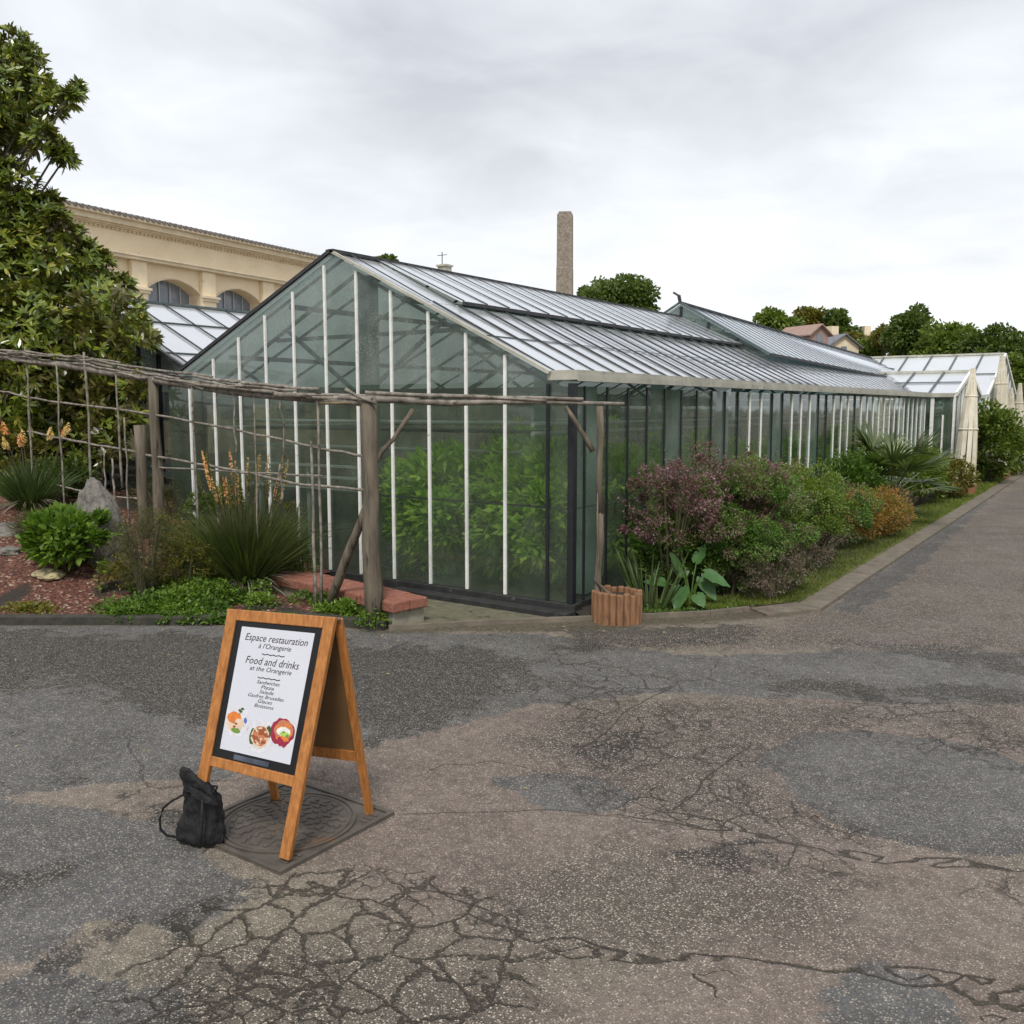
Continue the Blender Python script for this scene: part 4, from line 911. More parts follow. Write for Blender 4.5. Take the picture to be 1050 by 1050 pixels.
for r_, z in ((.272, .009), (.272, .015), (.258, .015), (.257, .0095), (.250, .0095), (.249, .0135), (.238, .0135), (.236, .0105), (0.001, .0105)):
    V += [(cx0+r_*math.cos(2*PI*i/n), cy0+r_*math.sin(2*PI*i/n), z) for i in range(n)]
b.add(V, [(k*n+i, k*n+(i+1) % n, (k+1)*n+(i+1) % n, (k+1)*n+i) for k in range(8) for i in range(n)])
for ring, cnt in ((.215, 26), (.185, 22), (.155, 18), (.125, 15), (.095, 11), (.065, 7)):
    for i in range(cnt):
        a = 2*PI*(i+.5*(ring > .1))/cnt+ring*9; x, y = cx0+ring*math.cos(a), cy0+ring*math.sin(a); th_ = a+random.choice((.6, -.6, 1.57)); 
        ux, uy = math.cos(th_), math.sin(th_); L_, W_ = .016, .0075
        V = [(x+ux*L_*i_-uy*W_*j_, y+uy*L_*i_+ux*W_*j_, z) for z in (.0106, .0145) for i_, j_ in ((-1, -1), (1, -1), (1, 1), (-1, 1))]
        b.add(V, [(4,5,6,7),(0,1,5,4),(1,2,6,5),(2,3,7,6),(3,0,4,7)])
b.tube([(cx0, cy0, .0105), (cx0, cy0, .015)], .032, 16)
b.build('lid', M['iron'], mh)

# ================================================================== SANDWICH BOARD
TR = np.array([-2.48, 2.41, .87]); TL = np.array([-2.93, 2.275, .87]); FRt = np.array([-2.487, 2.160, .016])
U = unit(TR-TL); WB = np.linalg.norm(TR-TL); UP = unit(TR-FRt); NB = unit(np.cross(U, UP)); LEG = .89
if NB[1] > 0: NB = -NB
_rr = ray(195, 848); FLt = _o+_rr*(((TR-_o)@NB)/(_rr@NB)); print('left foot', FLt)
ORG = TL-UP*LEG               # lower left corner of the front frame
sg = thing('sandwich_board', (-2.73, 2.36, .016), 'wooden A-frame menu board with white food poster standing on the manhole cover', 'sign')
ST = .045
def SP(u, v, n=0.):
    a = u/WB; c = v/LEG; return (FLt*(1-a)+FRt*a)*(1-c)+(TL*(1-a)+TR*a)*c+NB*n
def sbox(mb, u0, u1, v0, v1, n0, n1, Pf=SP):
    V = [tuple(Pf(u, v, n)) for v in (v0, v1) for u, n in ((u0, n0), (u1, n0), (u1, n1), (u0, n1))]
    mb.add(V, [(0,3,2,1),(4,5,6,7),(0,1,5,4),(1,2,6,5),(2,3,7,6),(3,0,4,7)])
b = MB(); sbox(b, 0, ST, 0, LEG, -.012, .012); b.build('front_stile', M['signwood'], sg, bevel=.003)
b = MB(); sbox(b, WB-ST, WB, 0, LEG, -.012, .012); b.build('front_stile', M['signwood'], sg, bevel=.003)
b = MB(); sbox(b, ST+.0005, WB-ST-.0005, LEG-.045, LEG, -.0115, .0115); b.build('top_rail', M['signwood'], sg, bevel=.003)
VB = .255
b = MB(); sbox(b, ST+.0005, WB-ST-.0005, VB, VB+.04, -.0115, .0115); b.build('bottom_rail', M['signwood'], sg, bevel=.003)
b = MB(); sbox(b, ST, WB-ST, VB+.0405, LEG-.0455, -.006, .004); pn = b.build('display_panel', M['black_panel'], sg)
pu0, pu1, pv0, pv1 = ST+.030, WB-ST-.030, VB+.075, LEG-.045-.022
b = MB(); sbox(b, pu0, pu1, pv0, pv1, .0045, .006); po = b.build('poster', M['poster'], pn)
b = MB(); sbox(b, ST+.10, WB-ST-.12, VB+.047, VB+.066, .0045, .008); b.build('reflection_strip', basic('clip', (.10, .12, .16), (.03, .035, .05), 12, .15, 0), pn)  # bluish strip is a reflection painted on the black holder below the poster
PWd = pu1-pu0; PHt = pv1-pv0; pc = (pu0+pu1)/2
def text(s, v, size, shear=.25, wmax=None, name='lettering'):
    cu = bpy.data.curves.new('t', 'FONT'); cu.body = s; cu.size = size; cu.align_x = 'CENTER'; cu.shear = shear; cu.extrude = .0; cu.offset = 0; cu.resolution_u = 3
    ob = bpy.data.objects.new('t', cu); COL.objects.link(ob); dg = bpy.context.evaluated_depsgraph_get(); dg.update()
    me = bpy.data.meshes.new_from_object(ob.evaluated_get(dg)); bpy.data.objects.remove(ob)
    co = np.array([vv.co[:] for vv in me.vertices]); wd = co[:, 0].max()-co[:, 0].min(); k = (wmax/wd) if wmax else 1.
    sl_ = -.004
    for vv in me.vertices:
        x, y = vv.co[0]*k, vv.co[1]; P = SP(pc+x, v+y, .0067)-origin_of(sg); vv.co = P
    me.materials.clear(); o = link(name, me, M['ink'], po); return o
top = pv1
def fr(f): return top-PHt*f
text('Espace restauration', fr(.105), .040, wmax=PWd*.86)
text("à l'Orangerie", fr(.160), .028, wmax=PWd*.45)
text('Food and drinks', fr(.290), .042, wmax=PWd*.74)
text('at the Orangerie', fr(.340), .026, wmax=PWd*.58)
for i, s in enumerate(['Sandwiches', 'Pizza', 'Salade', 'Gaufres Bruxelles', 'Glaces', 'Boissons']):
    text(s, fr(.438+.037*i), .020, .3, PWd*[.32, .18, .2, .5, .2, .27][i])
b = MB()
for v_ in (fr(.205), fr(.392)):
    for k in range(8):
        u0 = pc-.05+.0125*k; dv_ = .0016*(1 if k % 2 else -1); V = [tuple(SP(u0+a_, v_+c_, .0067)) for a_, c_ in ((0, -dv_-.0018), (.0125, dv_-.0018), (.0125, dv_+.0018), (0, -dv_+.0018))]; b.add(V, [(0, 1, 2, 3)])
b.build('divider_lines', M['ink'], po)
def fm(n, c): return basic(n, c, tuple(x*.75 for x in c), 60, .4, 0)
FM = {k: fm('food_'+k, c) for k, c in dict(plate=(.70, .70, .74), orange=(.75, .22, .04), cream=(.75, .58, .42), brown=(.33, .09, .035), rust=(.55, .20, .10), green=(.16, .30, .05), beet=(.32, .02, .06), lime=(.42, .62, .12), leafdark=(.04, .10, .03), blue=(.10, .16, .45), white=(.8, .78, .72)).items()}
def blob(mb, u, v, ru, rv, lift, n=22, jit=.07):
    rr = [1+random.uniform(-jit, jit) for _ in range(n)]; mb.add([tuple(SP(u+ru*rr[i]*math.cos(2*PI*i/n), v+rv*rr[i]*math.sin(2*PI*i/n), lift)) for i in range(n)], [tuple(range(n))])
def food(u, v, R_, items):
    lift = .0064; b = MB(); 
    uu = [u+R_*math.cos(2*PI*i/30) for i in range(30)]; uu = [min(max(x, pu0+.001), pu1-.001) for x in uu]
    b.add([tuple(SP(uu[i], v+R_*math.sin(2*PI*i/30), lift)) for i in range(30)], [tuple(range(30))]); pl = b.build('food_picture', FM['plate'], po)
    for mk, du, dv2, ru, rv, cnt, spd in items:
        lift += .00012; b = MB()
        for k in range(cnt):
            a_ = random.uniform(0, 2*PI); s_ = spd*math.sqrt(random.random()); lift += .00001
            blob(b, min(max(u+(du+s_*math.cos(a_))*R_, pu0+ru*R_*1.1+.001), pu1-ru*R_*1.1-.001), v+(dv2+s_*math.sin(a_))*R_, ru*R_, rv*R_, lift)
        b.build('food_detail', FM[mk], pl)
food(pu0+.052, pv0+.118, .062, [('leafdark', .2, .75, .12, .08, 3, .12), ('blue', .65, .2, .1, .16, 2, .1), ('cream', -.1, -.1, .6, .6, 1, 0), ('orange', -.2, .2, .5, .38, 1, 0), ('rust', -.1, .2, .06, .05, 9, .4), ('cream', .15, -.3, .25, .2, 3, .3), ('brown', 0, -.45, .1, .07, 5, .3), ('green', .05, -.62, .28, .14, 2, .1)])
food(pc+.008, pv0+.080, .064, [('leafdark', -.5, -.1, .22, .5, 1, 0), ('leafdark', .5, .25, .2, .45, 1, 0), ('cream', .03, -.05, .62, .68, 1, 0), ('rust', .03, 0, .52, .6, 1, 0), ('brown', .03, 0, .16, .08, 16, .5), ('cream', 0, 0, .09, .06, 14, .5), ('brown', 0, 0, .07, .06, 12, .5)])
food(pu1-.053, pv0+.112, .060, [('beet', 0, 0, .88, .85, 1, 0), ('rust', 0, .1, .7, .62, 1, 0), ('orange', 0, .2, .12, .08, 14, .55), ('white', 0, .02, .5, .3, 1, 0), ('lime', .1, -.12, .35, .16, 1, 0), ('green', .15, -.15, .12, .06, 3, .2), ('orange', 0, -.42, .5, .16, 1, 0), ('beet', 0, -.65, .14, .14, 7, .28)])
# rear frame, hinged at the top and opened backwards
BR = np.array([-2.520, 2.600, .016]); UPB = unit(TR-BR); NBB = unit(np.cross(U, UPB)); NBB = NBB if NBB[1] > 0 else -NBB
OB = TL-UPB*LEG-NB*.0+np.array([0, .026, 0])
def SB(u, v, n=0.): return OB+U*u+UPB*v+NBB*n
for u0 in (0, WB-ST*.7):
    b = MB(); sbox(b, u0, u0+ST*.7, 0, LEG-.012, -.011, .011, SB); b.build('rear_stile', M['signwood'], sg, bevel=.003)
b = MB(); sbox(b, ST*.7+.0005, WB-ST*.7-.0005, LEG-.06, LEG-.015, -.0105, .0105, SB); b.build('rear_rail', M['signwood'], sg)
b = MB(); sbox(b, ST*.7+.0005, WB-ST*.7-.0005, VB, VB+.045, -.0105, .0105, SB); b.build('rear_rail', M['signwood'], sg)
b = MB(); sbox(b, ST*.7, WB-ST*.7, VB+.0455, LEG-.0605, -.004, .004, SB); b.build('rear_panel', M['signback'], sg)
b = MB(); hp = TR+np.array([.0, .012, -.012]); b.tube([hp-U*.01, hp+U*.006], .006, 8); b.build('hinge', M['iron'], sg)

# ================================================================== BLACK BAG
c = G(207, 864); c = np.array([c[0], c[1], 0.]); bg = thing('drawstring_bag', tuple(c), 'black fabric bag slumped against the front leg of the sandwich board', 'bag')
b = MB(); n = 22; ax_ = unit(np.array([U[0], U[1], 0])); ay_ = np.array([-ax_[1], ax_[0], 0])
rings = [(0, .070, .050, .0), (.008, .094, .066, .0), (.035, .098, .070, .002), (.075, .090, .066, .006), (.115, .080, .058, .010), (.15, .074, .050, .010), (.185, .070, .044, .008), (.215, .064, .038, .002), (.24, .052, .028, -.010), (.262, .036, .018, -.024), (.280, .020, .010, -.036), (.286, .010, .006, -.042)]
V = []
ph = rng.uniform(0, 6, 6)
for k, (z, ra, rb, sh) in enumerate(rings):
    for i in range(n):
        a = 2*PI*i/n; f = 1+.09*math.sin(3*a+ph[0]+z*9)+.08*math.sin(5*a+ph[1]-z*26)+.03*math.sin(9*a+ph[2]+z*40)
        sq = (abs(math.cos(a))**3+abs(math.sin(a))**3)**(-1/3.)*.93
        V.append(tuple(c+ax_*(ra*1.02*f*sq*math.cos(a)+sh*1.2)+ay_*(rb*.95*f*sq*math.sin(a)+sh*.6)+np.array([0, 0, z+.008+(.010*math.sin(2*a+ph[3]) if z > .2 else 0)])))
m_ = len(rings); b.add(V, [(k*n+i, k*n+(i+1) % n, (k+1)*n+(i+1) % n, (k+1)*n+i) for k in range(m_-1) for i in range(n)]+[tuple((m_-1)*n+i for i in range(n)), tuple(reversed(range(n)))])
ob = b.build('body', M['bag'], bg, smooth=True); sd = ob.modifiers.new('s', 'SUBSURF'); sd.levels = sd.render_levels = 2
tx = bpy.data.textures.new('folds', 'CLOUDS'); tx.noise_scale = .038; dm_ = ob.modifiers.new('d', 'DISPLACE'); dm_.texture = tx; dm_.strength = .026; dm_.mid_level = .5
b = MB()
def band(pts, w_, th_=.003):
    for a, d in zip(pts[:-1], pts[1:]): b.beam(a, d, th_, w_, up=tuple(nv0))
nv0 = -ay_
def C(x, y, z): return c+ax_*x+ay_*y+np.array([0, 0, z])
b.tube([C(-.045, -.045, .200), C(-.085, -.055, .178), C(-.122, -.06, .145), C(-.14, -.06, .10), C(-.142, -.055, .055), C(-.125, -.04, .028), C(-.09, -.03, .022)], [.005]*7, 6); b.build('strap', M['bag'], bg, smooth=True)
b = MB(); b.tube([C(.058, -.062, .205), C(.064, -.078, .15), C(.066, -.088, .09), C(.060, -.090, .03)], .006, 5); b.build('strap', M['bag'], bg, smooth=True)
b = MB(); V = [tuple(C(*q)) for q in [(-.02, -.045, .245), (.04, -.055, .235), (.095, -.050, .205), (.118, -.040, .180), (.07, -.062, .192), (.01, -.060, .21)]]; V2 = [(x, y+.006, z-.004) for x, y, z in V]
b.add(V+V2, [(0, 1, 5), (1, 4, 5), (1, 2, 4), (2, 3, 4), (6, 11, 7), (7, 11, 10), (7, 10, 8), (8, 10, 9)]+[(k, k+6, (k+1) % 6+6, (k+1) % 6) for k in range(6)]); b.build('flap', M['bag'], bg)
b = MB(); b.tube([C(.060*math.cos(2*PI*i/20)+.006, .046*math.sin(2*PI*i/20)+.004, .212+.006*math.sin(i)) for i in range(21)], .0045, 6); b.build('drawstring', M['bag'], bg, smooth=True)

# ================================================================== ROCKS
def rock(name, label, cen, rad, mat, lean=(0, 0), nn=3, rough_=.15, flat=.0):
    import bmesh
    th = None; bm = bmesh.new(); bmesh.ops.create_icosphere(bm, subdivisions=5, radius=1)
    from mathutils import noise as mn
    so_ = random.uniform(0, 50)
    for v_ in bm.verts:
        p = v_.co.copy(); d = mn.noise(p*1.2+Vector((so_, 0, 0)))*rough_*1.1+mn.noise(p*3+Vector((0, so_, 0)))*rough_*.8+mn.noise(p*8)*rough_*.3+mn.noise(p*18)*rough_*.1
        q = p*(1+d); k = max(abs(p.x), abs(p.y), abs(p.z)); q = q*(.8+.2/k)
        taper = 1-.28*max(0, q.z) if not flat else 1
        v_.co = Vector((q.x*rad[0]*taper+lean[0]*q.z*rad[2], q.y*rad[1]*taper+lean[1]*q.z*rad[2], q.z*rad[2]))
    me = bpy.data.meshes.new(name); bm.to_mesh(me); bm.free(); o = link(name, me, mat, None); o.location = cen
    me.polygons.foreach_set('use_smooth', [True]*len(me.polygons)); return tag(o, label, 'rock')
q = hitbed(118, 584); print('rock base', q)
rp = DD(104, 545, np.dot(q-_o, _f)+.15); zb = bedz(rp[0], rp[1])
rock('standing_rock', 'tall grey lichen-covered boulder leaning behind the bright green leafy plant', (rp[0], rp[1], zb+.28), (.20, .17, .42), M['rock'], lean=(-.22, 0))
q = hitbed(50, 590); rock('flat_rock', 'flat pale yellow stone lying on the red mulch', (q[0], q[1], q[2]+.01), (.17, .11, .045), M['flat_rock'], flat=1)
q = hitbed(15, 545); rock('pale_stone', 'whitish rubble stone at the left edge of the garden bed', (q[0]-.1, q[1], q[2]-.05), (.35, .28, .13), M['rock'], flat=1)
q = hitbed(10, 566); rock('pale_stone', 'lower small whitish stone in front of the rubble stone at the left edge', (q[0], q[1], q[2]-.0), (.14, .10, .05), M['rock'], flat=1)
q = hitbed(128, 560); rock('broken_stone', 'small yellow broken stone at the foot of the leaning boulder', (q[0]+.02, q[1]-.15, q[2]+.03), (.07, .06, .06), M['flat_rock'])

# ================================================================== LEFT GARDEN PLANTS
def poker(name, label, base, hgt_, spread, nb, nflow, fmat, fh=.10, fr=.035, blade=M['blade'], zf=(0.9, 1.1), group=None, cat='plant', fspread=.6, bl=1.):
    th = thing(name, tuple(base), label, cat, group); base = np.array(base)
    a = rng.uniform(0, 2*PI, nb); s = rng.uniform(0, 1, nb)**.6
    P = base+np.stack([np.cos(a)*s*spread*.25, np.sin(a)*s*spread*.25, np.zeros(nb)], 1)
    D_ = np.stack([np.cos(a)*s*.75, np.sin(a)*s*.75, np.ones(nb)], 1)+rng.normal(size=(nb, 3))*.12
    leaf_mesh('blades', P, D_, rdir(nb), hgt_*rng.uniform(.5, 1.1, nb), .011*bl*rng.uniform(.6, 1.3, nb), blade, th, 'blade', .28)
    nd_ = nb//14; a = rng.uniform(0, 2*PI, nd_); D2 = np.stack([np.cos(a), np.sin(a), rng.uniform(.0, .6, nd_)], 1); P2 = base+np.stack([np.cos(a)*spread*.2, np.sin(a)*spread*.2, np.full(nd_, .08)], 1)
    leaf_mesh('dry_blades', P2, D2, rdir(nd_), hgt_*.5*rng.uniform(.5, 1.1, nd_), .009, M['dead_blade'], th, 'blade', .5)
    for i in range(nflow):
        a_ = random.uniform(0, 2*PI); r_ = spread*fspread*math.sqrt(random.random()); hh = random.uniform(*zf)
        p0 = base+np.array([math.cos(a_)*r_*.3, math.sin(a_)*r_*.3, .05]); p1 = base+np.array([math.cos(a_)*r_, math.sin(a_)*r_, hh])
        mb = MB(); mb.tube([p0, (p0+p1)/2+np.array([0, 0, .04]), p1], [.006, .005, .004], 5); st = mb.build('flower_stalk', M['stem'], th)
        n_ = 90; t_ = rng.uniform(0, 1, n_); aa = rng.uniform(0, 2*PI, n_); rr = fr*np.sin(np.pi*np.clip(t_*.8+.15, 0, 1))
        ax3 = unit(p1-p0); P3 = p1+ax3*((t_-.6)*fh)[:, None]; o3 = np.stack([np.cos(aa), np.sin(aa), np.full(n_, -.5)], 1)
        leaf_mesh('flower', P3, o3, rdir(n_), rr*1.0+.006, .012, fmat[i % len(fmat)], st, 'oval')
    return th
q = hitbed(32, 522); poker('torch_lily', 'clump of torch lilies with orange and cream flowers at the far left', q, .75, .45, 900, 8, [M['flower_orange'], M['flower_yellow']], fh=.14, fr=.042, zf=(.72, .95), fspread=.9)
q = hitbed(252, 603); poker('torch_lily', 'big dark grassy clump with faded yellow spikes in front of the gable', q, 1.05, .62, 4200, 34, [M['flower_apricot'], M['olive_green'], M['flower_orange'], M['olive_green'], M['flower_apricot']], fh=.24, fr=.014, zf=(.80, 1.12), bl=.6, blade=M['dark_blade'], fspread=.65)
q = hitbed(72, 582); shrub('leafy_plant', 'bright green broad-leaved clump in front of the leaning boulder', 'plant', q, (.45, .34), .52, 4200, .07, .045, M['bright_green'], 44, .11, prof='broad', up=.4, stems=10)
q = hitbed(150, 616); shrub('wispy_shrub', 'brownish feathery shrub at the edge of the red mulch', 'shrub', q, (.26, .24), .82, 9000, .03, .0035, M['brown_wisp'], 40, .09, prof='lance', stems=16, up=.6)
q = hitbed(190, 612); shrub('wispy_shrub', 'yellowish fine-leaved shrub left of the dark grassy clump', 'shrub', q, (.24, .2), .55, 3800, .03, .010, M['olive_green'], 28, .09, stems=10, up=.5)
q = hitbed(165, 545); shrub('wispy_shrub', 'thin reddish feathery shrub at the foot of the tall fence post', 'shrub', q, (.35, .2), .55, 3500, .04, .004, M['brown_wisp'], 30, .1, prof='lance', stems=10, up=.6)
q = hitbed(108, 608); shrub('seedling', 'small pale yellow-green seedling standing on the red mulch', 'plant', q, (.08, .08), .30, 160, .035, .018, M['yellow_green'], 10, .04, stems=2, up=.3)
q = hitbed(300, 565); shrub('wispy_shrub', 'light twiggy plant behind the brick wall right of the grassy clump', 'plant', q, (.16, .12), .6, 900, .03, .008, M['olive_green'], 20, .07, stems=8, up=.7)
q = hitbed(20, 560); shrub('wispy_shrub', 'brown dry grass tuft below the torch lilies', 'plant', q+np.array([-.1, .35, 0]), (.4, .25), .28, 3000, .09, .005, M['brown_wisp'], 20, .1, prof='lance', stems=0, up=1.)
for px_, py_, lab_, rad_, h_, n_, L_, W_, mt_ in [
    (215, 600, 'yellow-green bushy plant left of the grassy clump behind the ground cover', (.26, .2), .42, 2600, .035, .016, 'yellow_green'),
    (178, 585, 'tall thin olive weed between the feathery shrubs', (.12, .12), .62, 900, .04, .012, 'olive_green'),
    (290, 592, 'green filler plant between the grassy clump and the brick wall', (.24, .16), .36, 1900, .04, .018, 'mid_green'),
    (130, 600, 'low olive filler plant beside the leaning boulder', (.2, .16), .3, 1500, .03, .014, 'olive_green'),
    (225, 570, 'dark green bushy plant against the gable left of the grassy clump', (.4, .22), .6, 3000, .05, .018, 'dark_green'),
    (10, 505, 'grey-green bushy plant behind the torch lilies', (.6, .3), .8, 2600, .06, .02, 'olive_green'),
    (60, 512, 'dark leafy plant behind the bright green clump', (.5, .3), .5, 2200, .06, .03, 'dark_green'),
    (312, 603, 'small twiggy green plant in front of the brick wall', (.12, .1), .4, 500, .04, .012, 'mid_green')]:
    shrub('filler_plant', lab_, 'plant', hitbed(px_, py_), rad_, h_, n_, L_, W_, M[mt_], 26, .09, stems=6, up=.5)
def mat_cover(name, label, pts, h, n, L, W, mat, blobs=26, rb=.16):
    P = []; 
    poly = [hitbed(*p) for p in pts]; cen = []
    for k in range(blobs):
        wts = rng.dirichlet(np.ones(len(poly))*.8); c_ = sum(w_*np.array(p) for w_, p in zip(wts, poly)); cen.append(c_)
    cen = np.array(cen); idx = rng.integers(0, blobs, n); d = rdir(n); d[:, 2] = np.abs(d[:, 2]); hh = rng.uniform(.4, 1., blobs)*h; r_ = rng.uniform(.6, 1.2, blobs)*rb
    P = cen[idx]+d*np.stack([r_[idx], r_[idx], hh[idx]], 1)*(rng.uniform(.3, 1, n)**.5)[:, None]
    P[:, 2] = np.maximum(P[:, 2], .03)
    N = unit(rng.normal(size=(n, 3))*.5+np.array([0, 0, 1.])); Dr = unit(d+rng.normal(size=(n, 3))*.6)
    o = leaf_mesh(name, P, Dr, N, L*rng.uniform(.6, 1.3, n), W*rng.uniform(.7, 1.3, n), mat, None, 'oval'); return tag(o, label, 'ground cover', kind='stuff')
mat_cover('ground_cover', 'green creeping ground cover spilling over the kerb behind the menu board', [(75, 622), (110, 634), (210, 637), (290, 634), (290, 606), (215, 594), (180, 615)], .13, 9000, .04, .026, M['mid_green'], 46, .16)
mat_cover('ground_cover', 'bright green low plants between the brick wall and the kerb', [(300, 612), (300, 632), (375, 640), (392, 640), (384, 616), (330, 610)], .15, 5200, .042, .016, M['bright_green'], 26, .12)
mat_cover('ground_cover', 'dense light green leaves hanging over the kerb left of the menu board', [(70, 628), (120, 637), (200, 641), (240, 640), (200, 625), (130, 622)], .12, 5000, .035, .022, M['bright_green'], 34, .10)
mat_cover('ground_cover', 'leafy green growth filling the bed in front of the grassy clump', [(120, 600), (140, 628), (230, 632), (285, 625), (280, 600), (200, 590)], .2, 9000, .038, .022, M['bright_green'], 60, .15)
mat_cover('weeds', 'sparse weeds along the kerb at the left edge', [(0, 622), (0, 630), (55, 630), (50, 618)], .05, 900, .035, .02, M['olive_green'], 22, .09)
mat_cover('fern_cover', 'low dark leaves behind the dark grassy clump beside the glass', [(200, 590), (290, 590), (300, 575), (210, 575)], .25, 2500, .04, .015, M['dark_green'], 24, .14)

mat_cover('ground_cover', 'trailing leaves creeping over the kerb stones onto the road on the left', [(60, 633), (140, 640), (230, 643), (300, 641), (380, 643), (380, 634), (230, 634), (120, 630)], .07, 4200, .032, .022, M['mid_green'], 60, .055)
M['litter'] = leafmat('litter', (.10, .06, .03), (.22, .15, .08), (.35, .28, .16), (.12, .13, .04), patch=.1, trans=.1)
P = []
for _ in range(420):
    px_ = random.uniform(0, 1040); e_ = np.interp(px_, [0, 425, 600, 735, 830, 1040], [640, 648, 636, 632, 632, 500]); py_ = e_+abs(random.gauss(0, 1))*random.choice((6, 14, 60)); q = G(px_, min(py_, 1040)); P.append((q[0], q[1], .006))
P = np.array(P); o = leaf_mesh('leaf_litter', P, rng.normal(size=P.shape)*np.array([1, 1, .12]), np.tile([0, 0, 1.], (len(P), 1))+rng.normal(size=P.shape)*.3, rng.uniform(.008, .035, len(P)), rng.uniform(.006, .014, len(P)), M['litter'], None); tag(o, 'scattered dry leaf bits and twigs lying on the asphalt', 'leaf litter', kind='stuff')
# ================================================================== RIGHT BED PLANTS
shrub('purple_shrub', 'shrub with dense purple leaves and flowers nearest the fence post', 'shrub', (-3.34, 7.15, .05), (.42, .44), 1.18, 17000, .026, .014, M['purple_leaf'], 60, .10, stems=9, low=.5, up=.1)
shrub('purple_shrub', 'big round shrub, purple above and green below, in the middle of the bed', 'shrub', (-3.02, 8.0, .05), (.60, .82), 1.16, 44000, .026, .014, M['purple_green'], 100, .11, stems=9, up=.1)
shrub('green_shrub', 'dark green understorey shrub below the purple one nearest the fence post', 'shrub', (-3.36, 7.45, .04), (.34, .45), .72, 9000, .032, .018, M['mid_green'], 50, .10, stems=5)
shrub('green_shrub', 'small green shrub in front of the big round one, above the large leaves', 'shrub', (-2.98, 7.55, .03), (.26, .3), .62, 7500, .026, .013, M['purple_green'], 44, .09, stems=5)
shrub('purple_shrub', 'purple flowering crown rising between the two purple shrubs against the glass', 'shrub', (-3.30, 7.85, .05), (.42, .60), 1.26, 12000, .026, .014, M['purple_leaf'], 40, .1, stems=5, low=.6, up=.1)
shrub('purple_shrub', 'purple flowering top of the planting just left of the fresh green shrub', 'shrub', (-3.10, 8.45, .05), (.46, .50), 1.20, 10000, .026, .014, M['purple_leaf'], 50, .1, stems=4, low=.62, up=.1)
shrub('green_shrub', 'fresh yellow-green shrub behind the big purple and green shrub', 'shrub', (-3.06, 9.5, .05), (.52, .95), 1.10, 26000, .03, .016, M['yellow_green'], 80, .12, stems=6)
shrub('green_shrub', 'dull green shrub growing just before the orange one', 'shrub', (-3.02, 10.8, .05), (.46, .75), .78, 13000, .03, .014, M['purple_green'], 50, .1, stems=6)
shrub('pale_shrub', 'low pale pinkish shrub spilling onto the concrete kerb strip', 'shrub', (-2.66, 7.75, .03), (.30, .44), .46, 8000, .022, .010, M['pink_pale'], 46, .08, stems=5)
shrub('pale_shrub', 'greyish low shrub between the green shrub and the orange one', 'shrub', (-2.80, 9.3, .03), (.24, .75), .40, 7500, .025, .010, M['pink_pale'], 40, .08, stems=5)
shrub('orange_shrub', 'low spreading shrub with glowing orange and yellow foliage', 'shrub', (-2.92, 12.0, .05), (.44, 1.15), .55, 17000, .034, .016, M['orange_leaf'], 90, .12, stems=6)
shrub('green_shrub', 'dark green bushy shrub against the glass behind the orange one', 'shrub', (-3.42, 13.3, .05), (.34, .95), .98, 8000, .065, .035, M['mid_green'], 60, .15, stems=6)
shrub('green_shrub', 'small pinkish green shrub just before the fan palm', 'shrub', (-2.95, 13.4, .05), (.25, .35), .5, 3500, .04, .018, M['pink_pale'], 30, .1, stems=4)
shrub('green_shrub', 'light green shrub behind the fan palm', 'shrub', (-3.2, 16.6, .05), (.35, .8), .95, 6000, .06, .03, M['yellow_green'], 50, .14, stems=4)
shrub('green_shrub', 'reddish green low shrub between the palm and the first wicker obelisk', 'shrub', (-3.0, 18.2, .05), (.3, .7), .7, 4500, .06, .03, M['olive_green'], 40, .14, stems=4)
shrub('tall_shrub', 'tall leafy green shrub right of the first wicker obelisk', 'shrub', (-2.95, 22.3, .05), (.5, .9), 1.68, 6500, .10, .06, M['tree_green'], 46, .22, stems=5)
shrub('green_shrub', 'round olive green shrub at the kerb beyond the tall leafy one', 'shrub', (-2.9, 25.5, .05), (.5, .9), .95, 4500, .09, .05, M['yellow_green'], 40, .2, stems=4)
shrub('green_shrub', 'distant dark shrub at the far end of the bed', 'shrub', (-3.1, 29.5, .05), (.7, 1.4), 1.2, 5000, .12, .06, M['dark_green'], 40, .25, stems=4)
shrub('green_shrub', 'distant light green shrub at the right edge of the photo', 'shrub', (-3.0, 34, .05), (.8, 1.6), 1.3, 5000, .13, .07, M['olive_green'], 40, .28, stems=4)
